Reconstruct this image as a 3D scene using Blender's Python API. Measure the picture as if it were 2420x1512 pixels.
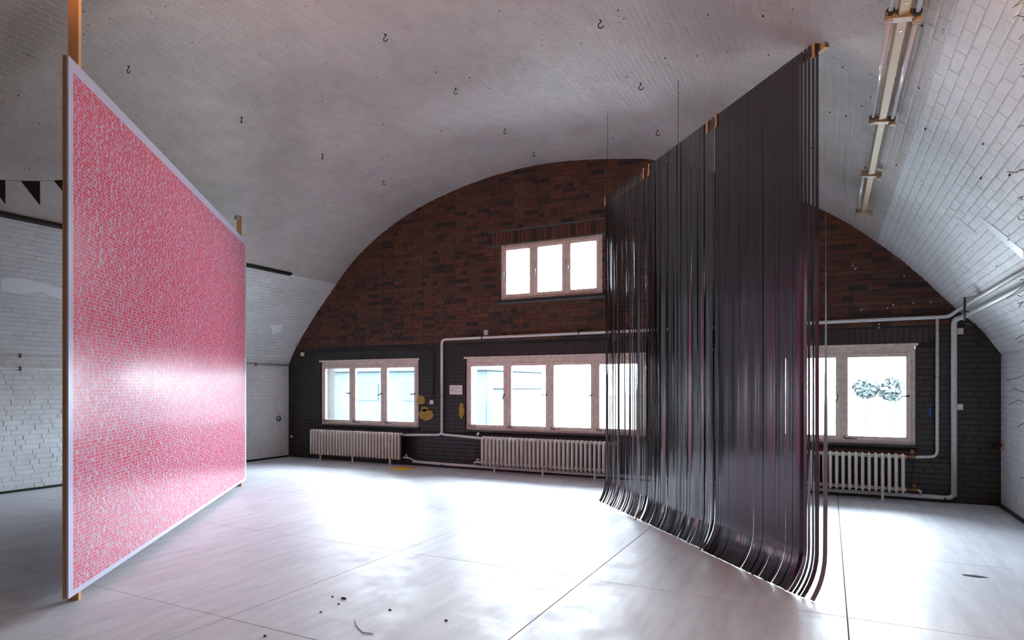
import bpy, math, random
import numpy as np
from mathutils import Vector, Matrix
random.seed(7); rng = np.random.default_rng(7)
C = bpy.context.scene
for o in list(bpy.data.objects): bpy.data.objects.remove(o)

# ------------------------------------------------------------------ camera, world, lamps, exposure
YAW = math.radians(26.9); FPX = 1475.0
cam = bpy.data.cameras.new('camera'); camo = bpy.data.objects.new('camera', cam)
C.collection.objects.link(camo); C.camera = camo
camo.location = (0, 0, 1.6); camo.rotation_euler = (math.pi/2, 0, YAW)
cam.sensor_width = 36; cam.lens = 36*FPX/2420; cam.shift_y = (912-756)/2420
cam.clip_start = .05; cam.clip_end = 300

C.view_settings.view_transform = 'Standard'; C.view_settings.look = 'None'
C.view_settings.gamma = 1; C.view_settings.use_curve_mapping = False
C.view_settings.exposure = 0.0
SKY = 66.0
w = bpy.data.worlds.new('overcast_sky'); C.world = w; w.use_nodes = True
nt = w.node_tree; nt.nodes.clear()
bg = nt.nodes.new('ShaderNodeBackground'); wo = nt.nodes.new('ShaderNodeOutputWorld')
bg.inputs[0].default_value = (.80, .90, 1.0, 1); bg.inputs[1].default_value = SKY
nt.links.new(bg.outputs[0], wo.inputs[0])

YB = 10.35; XL = -10.95; XR = 2.05; YF = -12.0; H = 1.6
# openings of the back wall: x0, x1, z0, z1, sashes
WIN = [(-9.98, -7.37, .76, 2.15, 3), (-6.26, -2.74, .75, 2.15, 4), (-1.63, 1.09, .76, 2.19, 3), (-5.50, -3.50, 3.20, 4.24, 3)]

def arealight(name, loc, size, energy, color, rot, portal=False, sy=None):
    l = bpy.data.lights.new(name, 'AREA'); l.energy = energy; l.color = color
    l.shape = 'RECTANGLE'; l.size = size; l.size_y = sy or size
    if portal: l.cycles.is_portal = True
    o = bpy.data.objects.new(name, l); C.collection.objects.link(o)
    o.location = loc; o.rotation_euler = rot
    return o
for x0, x1, z0, z1, n in WIN:          # portals only guide the sky's sampling, they give no light
    arealight('sky_portal', ((x0+x1)/2, YB+.44, (z0+z1)/2), x1-x0, 1, (1, 1, 1), (-math.pi/2, 0, 0), True, z1-z0)

# ------------------------------------------------------------------ helpers
def ray(u, v):
    r = (u-1210)/FPX; up = (912-v)/FPX
    return (math.cos(YAW)*r-math.sin(YAW), math.sin(YAW)*r+math.cos(YAW), up)
def on_y(u, v, Y):
    d = ray(u, v); t = Y/d[1]; return d[0]*t, H+d[2]*t
def on_x(u, v, X):
    d = ray(u, v); t = X/d[0]; return d[1]*t, H+d[2]*t
def on_z(u, v, z=0.):
    d = ray(u, v); t = (z-H)/d[2]; return d[0]*t, d[1]*t

def tag(o, label=None, cat=None, group=None, kind=None):
    if label: o['label'] = label
    if cat: o['category'] = cat
    if group: o['group'] = group
    if kind: o['kind'] = kind
    return o
def empty(name, loc, label, cat, group=None):
    o = bpy.data.objects.new(name, None); C.collection.objects.link(o)
    o.location = loc; o.empty_display_size = .1
    return tag(o, label, cat, group)
def world_loc(p):
    v = Vector((0, 0, 0))
    while p is not None:
        v += p.location; p = p.parent
    return v

class MB:
    """collects shapes in world coordinates; build() links them as ONE mesh object"""
    def __init__(s): s.v = []; s.f = []; s.smooth = []
    def add(s, vs, fs, smooth=False):
        n = len(s.v); s.v += [tuple(p) for p in vs]
        s.f += [tuple(i+n for i in f) for f in fs]; s.smooth += [smooth]*len(fs); return s
    def box(s, x0, x1, y0, y1, z0, z1, b=0):
        if b <= 0:
            vs = [(x, y, z) for z in (z0, z1) for y in (y0, y1) for x in (x0, x1)]
            return s.add(vs, [(0, 2, 3, 1), (4, 5, 7, 6), (0, 1, 5, 4), (2, 6, 7, 3), (0, 4, 6, 2), (1, 3, 7, 5)])
        X = (x0, x1); Y = (y0, y1); Z = (z0, z1); vs = []; idx = {}
        for i in (0, 1):
            for j in (0, 1):
                for k in (0, 1):
                    sx, sy, sz = (1-2*i)*b, (1-2*j)*b, (1-2*k)*b
                    for a in range(3):
                        p = [X[i]+sx, Y[j]+sy, Z[k]+sz]; p[a] = (X[i], Y[j], Z[k])[a]
                        idx[(i, j, k, a)] = len(vs); vs.append(tuple(p))
        fs = []
        for a in range(3):
            for side in (0, 1):
                q = []
                for (m, n_) in ((0, 0), (1, 0), (1, 1), (0, 1)):
                    c = [0, 0, 0]; c[a] = side; o = [t for t in range(3) if t != a]; c[o[0]] = m; c[o[1]] = n_
                    q.append(idx[(*c, a)])
                fs.append(q)
        for a in range(3):       # edges along axis a
            o = [t for t in range(3) if t != a]
            for m in (0, 1):
                for n_ in (0, 1):
                    c0 = [0, 0, 0]; c1 = [0, 0, 0]; c1[a] = 1
                    for c in (c0, c1): c[o[0]] = m; c[o[1]] = n_
                    fs.append([idx[(*c0, o[0])], idx[(*c1, o[0])], idx[(*c1, o[1])], idx[(*c0, o[1])]])
        for i in (0, 1):
            for j in (0, 1):
                for k in (0, 1): fs.append([idx[(i, j, k, 0)], idx[(i, j, k, 1)], idx[(i, j, k, 2)]])
        return s.add(vs, fs)
    def tube(s, pts, r, n=10, cap=True, radii=None):
        pts = [Vector(p) for p in pts]; rings = []; up = None
        for i, p in enumerate(pts):
            t = ((pts[i]-pts[i-1]).normalized() if i else Vector()) + ((pts[i+1]-pts[i]).normalized() if i < len(pts)-1 else Vector())
            t.normalize()
            if up is None:
                up = t.orthogonal().normalized()
            else:
                up = (up - t*up.dot(t)).normalized()
            b = t.cross(up); rr = radii[i] if radii else r
            rings.append([p+(up*math.cos(2*math.pi*k/n)+b*math.sin(2*math.pi*k/n))*rr for k in range(n)])
        vs = [q for R in rings for q in R]; fs = []
        for i in range(len(rings)-1):
            for k in range(n):
                a = i*n+k; b2 = i*n+(k+1) % n; fs.append((a, b2, b2+n, a+n))
        m = len(s.v); s.add(vs, fs, True)
        if cap:
            s.f += [tuple(m+k for k in range(n))[::-1], tuple(m+(len(rings)-1)*n+k for k in range(n))]; s.smooth += [False, False]
        return s
    def ext(s, poly, axis, a0, a1):
        """extrude a polygon of 2D points along an axis: 'x' poly=(y,z), 'y' poly=(x,z), 'z' poly=(x,y)"""
        f = {'x': lambda p, a: (a, p[0], p[1]), 'y': lambda p, a: (p[0], a, p[1]), 'z': lambda p, a: (p[0], p[1], a)}[axis]
        n = len(poly); vs = [f(p, a0) for p in poly]+[f(p, a1) for p in poly]
        fs = [tuple(range(n)), tuple(range(2*n-1, n-1, -1))]+[(i, (i+1) % n, n+(i+1) % n, n+i) for i in range(n)]
        return s.add(vs, fs)
    def mesh(s, name, mat, off=(0, 0, 0)):
        me = bpy.data.meshes.new(name)
        me.from_pydata([(x-off[0], y-off[1], z-off[2]) for x, y, z in s.v], [], s.f)
        me.polygons.foreach_set('use_smooth', s.smooth)
        mats = mat if isinstance(mat, (list, tuple)) else [mat]
        for m in mats: me.materials.append(m)
        me.update(); return me
    def build(s, name, mat, parent=None, fix=True):
        off = world_loc(parent); me = s.mesh(name, mat, off)
        if fix:
            import bmesh
            b = bmesh.new(); b.from_mesh(me); bmesh.ops.recalc_face_normals(b, faces=b.faces); b.to_mesh(me); b.free()
        o = bpy.data.objects.new(name, me); C.collection.objects.link(o)
        if parent: o.parent = parent
        return o
def rounded_path(pts, r=.05, n=5):
    pts = [Vector(p) for p in pts]; out = [pts[0]]
    for a, b, c in zip(pts, pts[1:], pts[2:]):
        d1 = (a-b); d2 = (c-b); rr = min(r, d1.length*.49, d2.length*.49)
        p0 = b+d1.normalized()*rr; p1 = b+d2.normalized()*rr
        for i in range(n+1):
            t = i/n; out.append(p0*(1-t)**2+b*2*t*(1-t)+p1*t*t)
    out.append(pts[-1]); return out

# ------------------------------------------------------------------ materials
def principled(name, base=(.5, .5, .5), rough=.6, metal=0., ior=1.5, spec=.5):
    m = bpy.data.materials.new(name); m.use_nodes = True
    b = m.node_tree.nodes['Principled BSDF']
    b.inputs['Base Color'].default_value = (*base, 1); b.inputs['Roughness'].default_value = rough
    b.inputs['Metallic'].default_value = metal; b.inputs['IOR'].default_value = ior
    b.inputs['Specular IOR Level'].default_value = spec
    return m
def N(m, t): return m.node_tree.nodes.new(t)
def L(m, a, b): m.node_tree.links.new(a, b)
def coords(m, scale=(1, 1, 1), world=True):
    mp = N(m, 'ShaderNodeMapping'); mp.inputs['Scale'].default_value = scale
    if world:
        g = N(m, 'ShaderNodeNewGeometry'); L(m, g.outputs['Position'], mp.inputs['Vector'])
    else:
        g = N(m, 'ShaderNodeTexCoord'); L(m, g.outputs['Object'], mp.inputs['Vector'])
    return mp.outputs[0]
def noise(m, vec, scale, detail=5, rough=.6):
    n = N(m, 'ShaderNodeTexNoise'); n.inputs['Scale'].default_value = scale; n.inputs['Detail'].default_value = detail
    n.inputs['Roughness'].default_value = rough; L(m, vec, n.inputs['Vector']); return n.outputs['Fac']
def ramp(m, fac, stops, interp='LINEAR'):
    r = N(m, 'ShaderNodeValToRGB'); r.color_ramp.interpolation = interp
    e = r.color_ramp.elements
    while len(e) < len(stops): e.new(.5)
    for q, (p, c) in zip(e, stops):
        q.position = p; q.color = (*c, 1) if len(c) == 3 else c
    L(m, fac, r.inputs[0]); return r.outputs[0]
def mixc(m, fac, a, b, mode='MIX'):
    x = N(m, 'ShaderNodeMix'); x.data_type = 'RGBA'; x.blend_type = mode
    for s, v in ((x.inputs['Factor'], fac), (x.inputs['A'], a), (x.inputs['B'], b)):
        if hasattr(v, 'links') or isinstance(v, bpy.types.NodeSocket): L(m, v, s)
        else: s.default_value = v if not isinstance(v, tuple) else (*v, 1)
    return x.outputs['Result']
def math_n(m, op, a, b=0.):
    x = N(m, 'ShaderNodeMath'); x.operation = op
    for s, v in zip(x.inputs, (a, b)):
        if isinstance(v, bpy.types.NodeSocket): L(m, v, s)
        else: s.default_value = v
    return x.outputs[0]
def bsdf(m): return m.node_tree.nodes['Principled BSDF']
def bump(m, h, strength=.3, dist=.01):
    b = N(m, 'ShaderNodeBump'); b.inputs['Strength'].default_value = strength; b.inputs['Distance'].default_value = dist
    L(m, h, b.inputs['Height']); L(m, b.outputs[0], bsdf(m).inputs['Normal'])
def tone(m):
    """per-brick random value: object random for single bricks, 'tone' attribute in the joined ones"""
    a = N(m, 'ShaderNodeAttribute'); a.attribute_name = 'tone'
    o = N(m, 'ShaderNodeObjectInfo')
    return math_n(m, 'FRACT', math_n(m, 'ADD', a.outputs['Fac'], o.outputs['Random']))

M = {}
# raw red brick
m = M['brick'] = principled('red_brick', rough=.75)
c = ramp(m, tone(m), [(0, (.018, .010, .009)), (.16, (.030, .012, .010)), (.2, (.072, .025, .014)), (.55, (.094, .029, .015)), (.8, (.125, .038, .019)), (1, (.045, .018, .012))])
n1 = noise(m, coords(m), 9, 6); c = mixc(m, .75, c, ramp(m, n1, [(.3, (.6, .6, .6)), (.7, (1.25, 1.2, 1.15))]), 'MULTIPLY')
L(m, c, bsdf(m).inputs['Base Color']); bump(m, noise(m, coords(m), 60, 5), .35, .006)
# black-brown painted brick
m = M['dark'] = principled('dark_wall_paint', rough=.42)
n1 = noise(m, coords(m), 1.7, 6)
L(m, ramp(m, n1, [(.3, (.014, .013, .013)), (.7, (.023, .020, .020))]), bsdf(m).inputs['Base Color'])
bump(m, noise(m, coords(m), 45, 5), .3, .006)
# mortar of the back wall: dark paint below, grey mortar above
m = M['mortar'] = principled('grey_mortar', rough=.9)
n1 = noise(m, coords(m), 25, 5)
L(m, ramp(m, n1, [(.3, (.066, .084, .088)), (.7, (.100, .118, .120))]), bsdf(m).inputs['Base Color'])
# whitewashed brick, dirt blotches of its own
def whitewash(name, base, dirt, rough=.55, bs=.5):
    m = principled(name, rough=rough)
    p = coords(m); big = noise(m, p, .55, 6, .65); med = noise(m, p, 5, 6, .7); fine = noise(m, p, 38, 4)
    c = mixc(m, ramp(m, big, [(.42, (0, 0, 0)), (.68, (1, 1, 1))]), tuple(base), tuple(dirt))
    c = mixc(m, .5, c, ramp(m, med, [(.3, (.82, .82, .82)), (.6, (1.05, 1.05, 1.05))]), 'MULTIPLY')
    c = mixc(m, ramp(m, fine, [(.73, (0, 0, 0)), (.76, (1, 1, 1))]), c, (.12, .11, .10))
    t = tone(m); c = mixc(m, .35, c, ramp(m, t, [(0, (.88, .88, .88)), (1, (1.08, 1.08, 1.08))]), 'MULTIPLY')
    L(m, c, bsdf(m).inputs['Base Color'])
    bump(m, math_n(m, 'ADD', fine, math_n(m, 'MULTIPLY', med, 2.)), bs, .008)
    return m
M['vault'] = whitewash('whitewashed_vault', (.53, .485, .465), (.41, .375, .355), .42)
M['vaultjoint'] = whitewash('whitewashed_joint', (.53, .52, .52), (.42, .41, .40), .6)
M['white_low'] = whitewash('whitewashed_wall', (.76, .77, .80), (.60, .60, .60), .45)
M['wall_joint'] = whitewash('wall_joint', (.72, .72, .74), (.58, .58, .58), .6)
# floor screed
m = M['floor'] = principled('worn_screed', rough=.4)
p = coords(m); big = noise(m, p, .6, 7, .65); st = noise(m, coords(m, (9, 1.2, 1)), 1.1, 6); fine = noise(m, p, 26, 6, .7)
c = ramp(m, big, [(.25, (.60, .60, .655)), (.5, (.68, .68, .735)), (.75, (.75, .75, .80))])
c = mixc(m, .6, c, ramp(m, st, [(.35, (.8, .8, .8)), (.6, (1.08, 1.08, 1.08))]), 'MULTIPLY')
c = mixc(m, ramp(m, fine, [(.62, (0, 0, 0)), (.72, (.6, .6, .6))]), c, (.82, .82, .82))
c = mixc(m, ramp(m, noise(m, p, 2.3, 8, .75), [(.60, (0, 0, 0)), (.70, (.22, .22, .22))]), c, (.5, .49, .49))
c = mixc(m, .3, c, ramp(m, tone(m), [(0, (.86, .86, .86)), (1, (1.06, 1.06, 1.06))]), 'MULTIPLY')
L(m, c, bsdf(m).inputs['Base Color'])
L(m, ramp(m, noise(m, p, 3.2, 8, .72), [(.3, (.36, .36, .36)), (.7, (.62, .62, .62))]), bsdf(m).inputs['Roughness'])
bump(m, math_n(m, 'ADD', fine, math_n(m, 'MULTIPLY', noise(m, p, 3, 4), 3.)), .12, .01)
M['joint'] = principled('dark_joint', (.09, .09, .09), .9)
# paints and metals
m = M['cream'] = principled('cream_window_paint', rough=.4)
c = ramp(m, noise(m, coords(m), 14, 6), [(.3, (.58, .47, .40)), (.65, (.78, .65, .57))])
c = mixc(m, ramp(m, noise(m, coords(m), 45, 4), [(.68, (0, 0, 0)), (.74, (.8, .8, .8))]), c, (.13, .10, .08))
L(m, c, bsdf(m).inputs['Base Color'])
M['radiator'] = principled('radiator_enamel', (.70, .64, .58), .35)
c = ramp(M['radiator'], noise(M['radiator'], coords(M['radiator']), 30, 4), [(.66, (.72, .66, .60)), (.74, (.30, .2, .14))])
L(M['radiator'], c, bsdf(M['radiator']).inputs['Base Color'])
M['pipe'] = principled('white_pipe_paint', rough=.35)
c = ramp(M['pipe'], noise(M['pipe'], coords(M['pipe']), 20, 5), [(.3, (.58, .57, .56)), (.62, (.74, .73, .72)), (.74, (.35, .3, .26))])
L(M['pipe'], c, bsdf(M['pipe']).inputs['Base Color'])
M['iron'] = principled('dark_iron', (.03, .028, .027), .5, .6)
M['black'] = principled('black_handle', (.012, .012, .014), .35)
M['chrome'] = principled('chrome_handle', (.75, .75, .75), .2, 1.)
M['rust'] = principled('rusty_fitting', (.30, .12, .05), .7, .3)
M['plastic'] = principled('ivory_plastic', (.66, .58, .47), .4)
m = M['glassm'] = bpy.data.materials.new('window_glass'); m.use_nodes = True
m.node_tree.nodes.clear(); out = N(m, 'ShaderNodeOutputMaterial'); mx = N(m, 'ShaderNodeMixShader')
tr = N(m, 'ShaderNodeBsdfTransparent'); gl = N(m, 'ShaderNodeBsdfGlossy'); gl.inputs['Roughness'].default_value = .02
tr.inputs[0].default_value = (.96, .98, .98, 1); fr = N(m, 'ShaderNodeFresnel'); fr.inputs[0].default_value = 1.45
L(m, fr.outputs[0], mx.inputs[0]); L(m, tr.outputs[0], mx.inputs[1]); L(m, gl.outputs[0], mx.inputs[2]); L(m, mx.outputs[0], out.inputs[0])
def wood(name, a, b, sc=(1, 1, 1)):
    m = principled(name, rough=.55)
    wv = N(m, 'ShaderNodeTexWave'); wv.inputs['Scale'].default_value = 22; wv.inputs['Distortion'].default_value = 5
    wv.inputs['Detail'].default_value = 3; L(m, coords(m, sc), wv.inputs['Vector'])
    L(m, ramp(m, wv.outputs['Fac'], [(0, a), (1, b)]), bsdf(m).inputs['Base Color']); return m
M['post'] = wood('pine_post', (.50, .25, .09), (.60, .32, .13), (1, 1, .06))
M['edge'] = wood('board_edge', (.30, .17, .08), (.38, .22, .11), (1, 1, .06))
M['beam'] = wood('pine_batten', (.55, .28, .10), (.64, .36, .15), (.1, .1, 1))
M['board'] = principled('white_print_board', (.52, .50, .65), .20, 0, 1.65)
M['ink'] = principled('red_ink', (.62, .014, .048), .22, 0, 1.65)
M['sheet'] = principled('yellow_paper', (.85, .52, .03), .5)
m = M['tape'] = principled('magnetic_tape', (.003, .006, .008), .13, 0, 2.15)
L(m, ramp(m, noise(m, coords(m, (60, 60, 1.2)), 1.5, 5), [(.3, (.07, .07, .07)), (.7, (.20, .20, .20))]), bsdf(m).inputs['Roughness'])
m = M['tapepink'] = principled('pink_reflection_tape', (.004, .004, .005), .15, 0, 1.8)
bsdf(m).inputs['Specular Tint'].default_value = (1, .84, .93, 1)  # pink specular tint paints in the board's magenta reflection
M['tapebrown'] = principled('brown_tape_back', (.17, .135, .125), .5)
M['flag'] = principled('black_pennant', (.008, .010, .014), .7)
M['fixture'] = principled('cream_lamp_housing', (.42, .30, .18), .45)
M['tubeglass'] = principled('unlit_lamp_tube', (.62, .62, .66), .15)
M['rawmetal'] = principled('galvanised', (.55, .56, .58), .35, .9)
def flatcol(n, c, r=.6): M[n] = principled(n, c, r)
flatcol('yellow_paint', (.34, .21, .02)); flatcol('blue_paint', (.02, .07, .30)); flatcol('pink_paint', (.75, .12, .16))
flatcol('paper', (.80, .76, .74)); flatcol('print_black', (.05, .05, .06)); flatcol('fresh_or_lit_white', (.86, .88, .92), .3)
flatcol('twig', (.03, .035, .02)); flatcol('soot', (.02, .02, .02), .9); flatcol('thread', (.4, .38, .35))

# ------------------------------------------------------------------ vault section (X, z)
PL = [(-10.95, 2.08), (-10.71, 2.48), (-10.22, 3.07), (-9.60, 3.73), (-8.90, 4.39), (-7.80, 5.02), (-6.65, 5.385), (-5.52, 5.585), (-4.5, 5.625),
      (-3.68, 5.555), (-3.07, 5.465), (-2.6, 5.37), (-1.4, 4.93), (-.13, 4.25), (.5, 3.765), (1.016, 3.28), (1.53, 2.68), (1.80, 2.40), (1.95, 2.18), (2.05, 2.02)]
def catmull(P, n=8):
    P = [Vector((p[0], p[1])) for p in P]; out = []
    for i in range(len(P)-1):
        p0 = P[i-1] if i else P[0]*2-P[1]; p1 = P[i]; p2 = P[i+1]; p3 = P[i+2] if i < len(P)-2 else P[-1]*2-P[-2]
        for k in range(n):
            t = k/n; out.append(.5*((2*p1)+(p2-p0)*t+(2*p0-5*p1+4*p2-p3)*t*t+(3*p1-p0-3*p2+p3)*t**3))
    out.append(P[-1]); return out
ARC = catmull(PL)
for _ in range(6): ARC = [ARC[0]]+[(a+b*2+c)/4 for a, b, c in zip(ARC, ARC[1:], ARC[2:])]+[ARC[-1]]
SL = [0.]
for a, b in zip(ARC, ARC[1:]): SL.append(SL[-1]+(b-a).length)
ARCLEN = SL[-1]
AX = np.array([p[0] for p in ARC]); AZ = np.array([p[1] for p in ARC]); AS = np.array(SL)
def vault_z(x): return float(np.interp(x, AX, AZ))
def vault_at(s):
    x = np.interp(s, AS, AX); z = np.interp(s, AS, AZ); e = .05
    tx = np.interp(s+e, AS, AX)-np.interp(s-e, AS, AX); tz = np.interp(s+e, AS, AZ)-np.interp(s-e, AS, AZ)
    l = math.hypot(tx, tz); tx /= l; tz /= l
    return x, z, tx, tz            # inward normal = (tz, -tx)
def vault_hit(u, v, off=0.):
    d = ray(u, v); k = 1.
    while k < 30:
        x, y, z = d[0]*k, d[1]*k, H+d[2]*k
        if x <= XL or x >= XR or z > vault_z(x)-off: return x, y, z
        k += .004

# ------------------------------------------------------------------ structure
# floor: base with slabs as parts
flo = tag(MB().box(XL-.4, XR+.4, YF-.4, YB+.5, -.30, -.012).build('floor', M['joint']), kind='structure')
sx = [XL-.02, -9.45, -7.53, -5.62, -3.71, -1.80, .115, XR+.02]; sy = [YF, -8.9, -6.8, -4.85, -2.9, -.95, 1.0, 2.95, 4.90, 6.85, 8.80, YB+.02]
for i in range(len(sx)-1):
    for j in range(len(sy)-1):
        g = .0022 if i < 4 else .0035
        MB().box(sx[i]+g, sx[i+1]-g, sy[j]+g*.6, sy[j+1]-g*.6, -.03, 0, .0015).build('slab', M['floor'], flo)

# back wall core with openings
def wall_grid(name, x0, x1, z0, z1, y0, y1, holes, mat):
    xs = sorted({x0, x1, *[h[0] for h in holes], *[h[1] for h in holes]}); zs = sorted({z0, z1, *[h[2] for h in holes], *[h[3] for h in holes]})
    def solid(i, k):
        if i < 0 or k < 0 or i >= len(xs)-1 or k >= len(zs)-1: return False
        cx, cz = (xs[i]+xs[i+1])/2, (zs[k]+zs[k+1])/2
        return not any(h[0] < cx < h[1] and h[2] < cz < h[3] for h in holes)
    mb = MB()
    for i in range(len(xs)-1):
        for k in range(len(zs)-1):
            if not solid(i, k): continue
            a, b, c, d = xs[i], xs[i+1], zs[k], zs[k+1]
            mb.add([(a, y0, c), (b, y0, c), (b, y0, d), (a, y0, d)], [(0, 1, 2, 3)]); mb.add([(a, y1, c), (b, y1, c), (b, y1, d), (a, y1, d)], [(3, 2, 1, 0)])
            if not solid(i-1, k): mb.add([(a, y0, c), (a, y0, d), (a, y1, d), (a, y1, c)], [(0, 1, 2, 3)])
            if not solid(i+1, k): mb.add([(b, y0, c), (b, y1, c), (b, y1, d), (b, y0, d)], [(0, 1, 2, 3)])
            if not solid(i, k-1): mb.add([(a, y0, c), (a, y1, c), (b, y1, c), (b, y0, c)], [(0, 1, 2, 3)])
            if not solid(i, k+1): mb.add([(a, y0, d), (b, y0, d), (b, y1, d), (a, y1, d)], [(0, 1, 2, 3)])
    return mb.build(name, mat, fix=False)
PAINT = 2.47
def painted(x, z):
    if x > 1.42: return z < 2.60
    if -.9 < x < .75 and .69 < z < .76: return False
    if -1.6 < x < .95 and .60 < z <= .70: return False
    return z < PAINT-.04*(x > -6.7)
m = M['mortar']     # same mortar, painted over where the paint is
g = N(m, 'ShaderNodeNewGeometry'); sp = N(m, 'ShaderNodeSeparateXYZ'); L(m, g.outputs['Position'], sp.inputs[0])
old = bsdf(m).inputs['Base Color'].links[0].from_socket
L(m, mixc(m, math_n(m, 'LESS_THAN', sp.outputs['Z'], PAINT-.02), old, (.018, .016, .016)), bsdf(m).inputs['Base Color'])
wb = tag(wall_grid('wall_back', XL-.4, XR+.4, -.2, 6.2, YB+.006, YB+.45, [w_[:4] for w_ in WIN], M['mortar']), kind='structure')

# ---- brick engine: template = open-backed chamfered block, unit x (length), y (height), z (out)
def brick_template(l, h, d, c=None):
    c = c or (.0045 if d > .003 else .009)
    a, b = l/2, h/2; e_ = c*.8 if d > .003 else .0016
    return ([(-a, -b, -.012), (a, -b, -.012), (a, b, -.012), (-a, b, -.012),
             (-a, -b, d-e_), (a, -b, d-e_), (a, b, d-e_), (-a, b, d-e_),
             (-a+c, -b+c, d), (a-c, -b+c, d), (a-c, b-c, d), (-a+c, b-c, d)],
            [(8, 9, 10, 11), (4, 5, 9, 8), (5, 6, 10, 9), (6, 7, 11, 10), (7, 4, 8, 11), (0, 1, 5, 4), (1, 2, 6, 5), (2, 3, 7, 6), (3, 0, 4, 7)])
CAMF = np.array([-math.sin(YAW), math.cos(YAW), 0]); CAMR = np.array([math.cos(YAW), math.sin(YAW), 0])
def screen(p):
    q = np.array(p)-np.array([0, 0, H]); f = q@CAMF
    if f < .2: return None
    return 1210+FPX*(q@CAMR)/f, 912-FPX*q[2]/f
def area_px(c, ex, ey, l, h):
    pts = [screen(np.array(c)+ex*sx_*l/2+ey*sy_*h/2) for sx_, sy_ in ((-1, -1), (1, -1), (1, 1), (-1, 1))]
    if any(q is None for q in pts): return 0
    cx = sum(q[0] for q in pts)/4; cy = sum(q[1] for q in pts)/4
    if not (10 < cx < 2410 and 8 < cy < 1504): return 0
    return abs(sum(a[0]*b[1]-b[0]*a[1] for a, b in zip(pts, pts[1:]+pts[:1])))/2
def occluded(c):
    q = screen(c)
    if q is None: return True
    u, v = q
    if 165 < u < 582:      # behind the printed board
        top = 130+(u-163)*1.05; bot = 1413-(u-163)*.655
        if top < v < bot and not (c[1] < 3.0): return True
    if 1430 < u < 1935:
        top = 480-(u-1430)*.784; bot = 1182+(u-1430)*.5
        if top < v < bot and c[1] > 8: return True
    return False
def lay_bricks(bricks, parent, limit=300, jit=1.):
    """bricks: (centre, ex, ey, normal, l, h, d, material key).  Largest in view single, the rest joined"""
    sc = [0 if occluded(b[0]) else area_px(b[0], b[1], b[2], b[4], b[5]) for b in bricks]
    order = sorted(range(len(bricks)), key=lambda i: -sc[i])
    single = {i for i in order[:limit] if sc[i] > 0}
    cache = {}; groups = {}
    for i, (c, ex, ey, nn, l, h, d, mk) in enumerate(bricks):
        d2 = d+random.uniform(-.0012, .0012)*jit*(1 if d > .003 else .4); rz = random.gauss(0, .004)*jit; c_ = np.array(c)+ey*random.gauss(0, .0010)*jit
        tx, ty = random.gauss(0, .006)*jit, random.gauss(0, .012)*jit
        ex2 = ex*math.cos(rz)+ey*math.sin(rz); ey2 = -ex*math.sin(rz)+ey*math.cos(rz)
        n2 = nn+ex2*tx+ey2*ty; n2 = n2/np.linalg.norm(n2); ex2 = ex2-n2*(ex2@n2); ex2 /= np.linalg.norm(ex2); ey2 = np.cross(n2, ex2)
        if i in single:
            key = (round(l, 2), round(h, 3), mk)
            if key not in cache:
                v_, f_ = brick_template(round(l, 2)-.001, h, d)
                me = bpy.data.meshes.new('brick'); me.from_pydata(v_, [], f_); me.materials.append(M[mk]); cache[key] = me
            o = bpy.data.objects.new('brick', cache[key]); C.collection.objects.link(o); o.parent = parent
            o.matrix_local = Matrix(((ex2[0], ey2[0], n2[0], c_[0]), (ex2[1], ey2[1], n2[1], c_[1]), (ex2[2], ey2[2], n2[2], c_[2]), (0, 0, 0, 1)))
        else:
            v_, f_ = brick_template(l, h, d2, .0045 if d > .003 else .009); V = np.array(v_)
            W = c_+V[:, :1]*ex2+V[:, 1:2]*ey2+V[:, 2:]*n2
            g_ = groups.setdefault(mk, [[], [], [], 0])
            g_[0].append(W); g_[1] += [tuple(q+g_[3] for q in f) for f in f_]; g_[2] += [random.random()]*12; g_[3] += 12
    for mk, (Vs, Fs, T, n_) in groups.items():
        me = bpy.data.meshes.new('brickwork'); me.from_pydata(np.concatenate(Vs).tolist(), [], Fs); me.materials.append(M[mk])
        at = me.attributes.new('tone', 'FLOAT', 'POINT'); at.data.foreach_set('value', T)
        o = bpy.data.objects.new('brickwork', me); C.collection.objects.link(o); o.parent = parent; o['kind'] = 'stuff'
EX = np.array([1., 0, 0]); EY = np.array([0, 1., 0]); EZ = np.array([0, 0, 1.])
# back wall bricks
bricks = []
PITCH = .0765; BH = .066; soldiers = [(x0-.25, x1+.25, z1+.0, z1+.25) for x0, x1, z0, z1, n in WIN]
holes = [(x0, x1, z0, z1) for x0, x1, z0, z1, n in WIN]+soldiers
row = 0; z = .04
while z < 5.7:
    x = XL-.05-(row % 2)*.125-(row % 4 == 3)*.06
    while x < XR+.1:
        l = .24 if (row % 2 == 0 or random.random() < .35) else .115
        segs = [(x, x+l)]; x += l+.011
        for h_ in holes:
            if h_[2]-BH/2 < z < h_[3]+BH/2:
                ns = []
                for a, b in segs:
                    if b <= h_[0] or a >= h_[1]: ns.append((a, b))
                    else:
                        if a < h_[0]-.03: ns.append((a, h_[0]-(.008 if h_ in soldiers else 0)))
                        if b > h_[1]+.03: ns.append((h_[1]+(.008 if h_ in soldiers else 0), b))
                segs = ns
        for a, b in segs:
            if b-a < .03: continue
            xc = (a+b)/2
            if z > vault_z(min(max(xc, XL), XR))+.12: continue
            pt_ = painted(xc, z); bricks.append(((xc, YB, z), EX, EZ, -EY, b-a, BH, -.0042 if pt_ else .006, 'dark' if pt_ else 'brick'))
    row += 1; z += PITCH
for x0, x1, z0, z1 in soldiers:
    x = x0
    while x < x1-.03:
        zc = z0+.122
        inset = 0
        bricks.append(((x+.033, YB, zc), EX, EZ, -EY, .066, .232, -.0040 if painted(x, zc-.05) else .007, 'dark' if painted(x, zc-.05) else 'brick')); x += .0765
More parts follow.
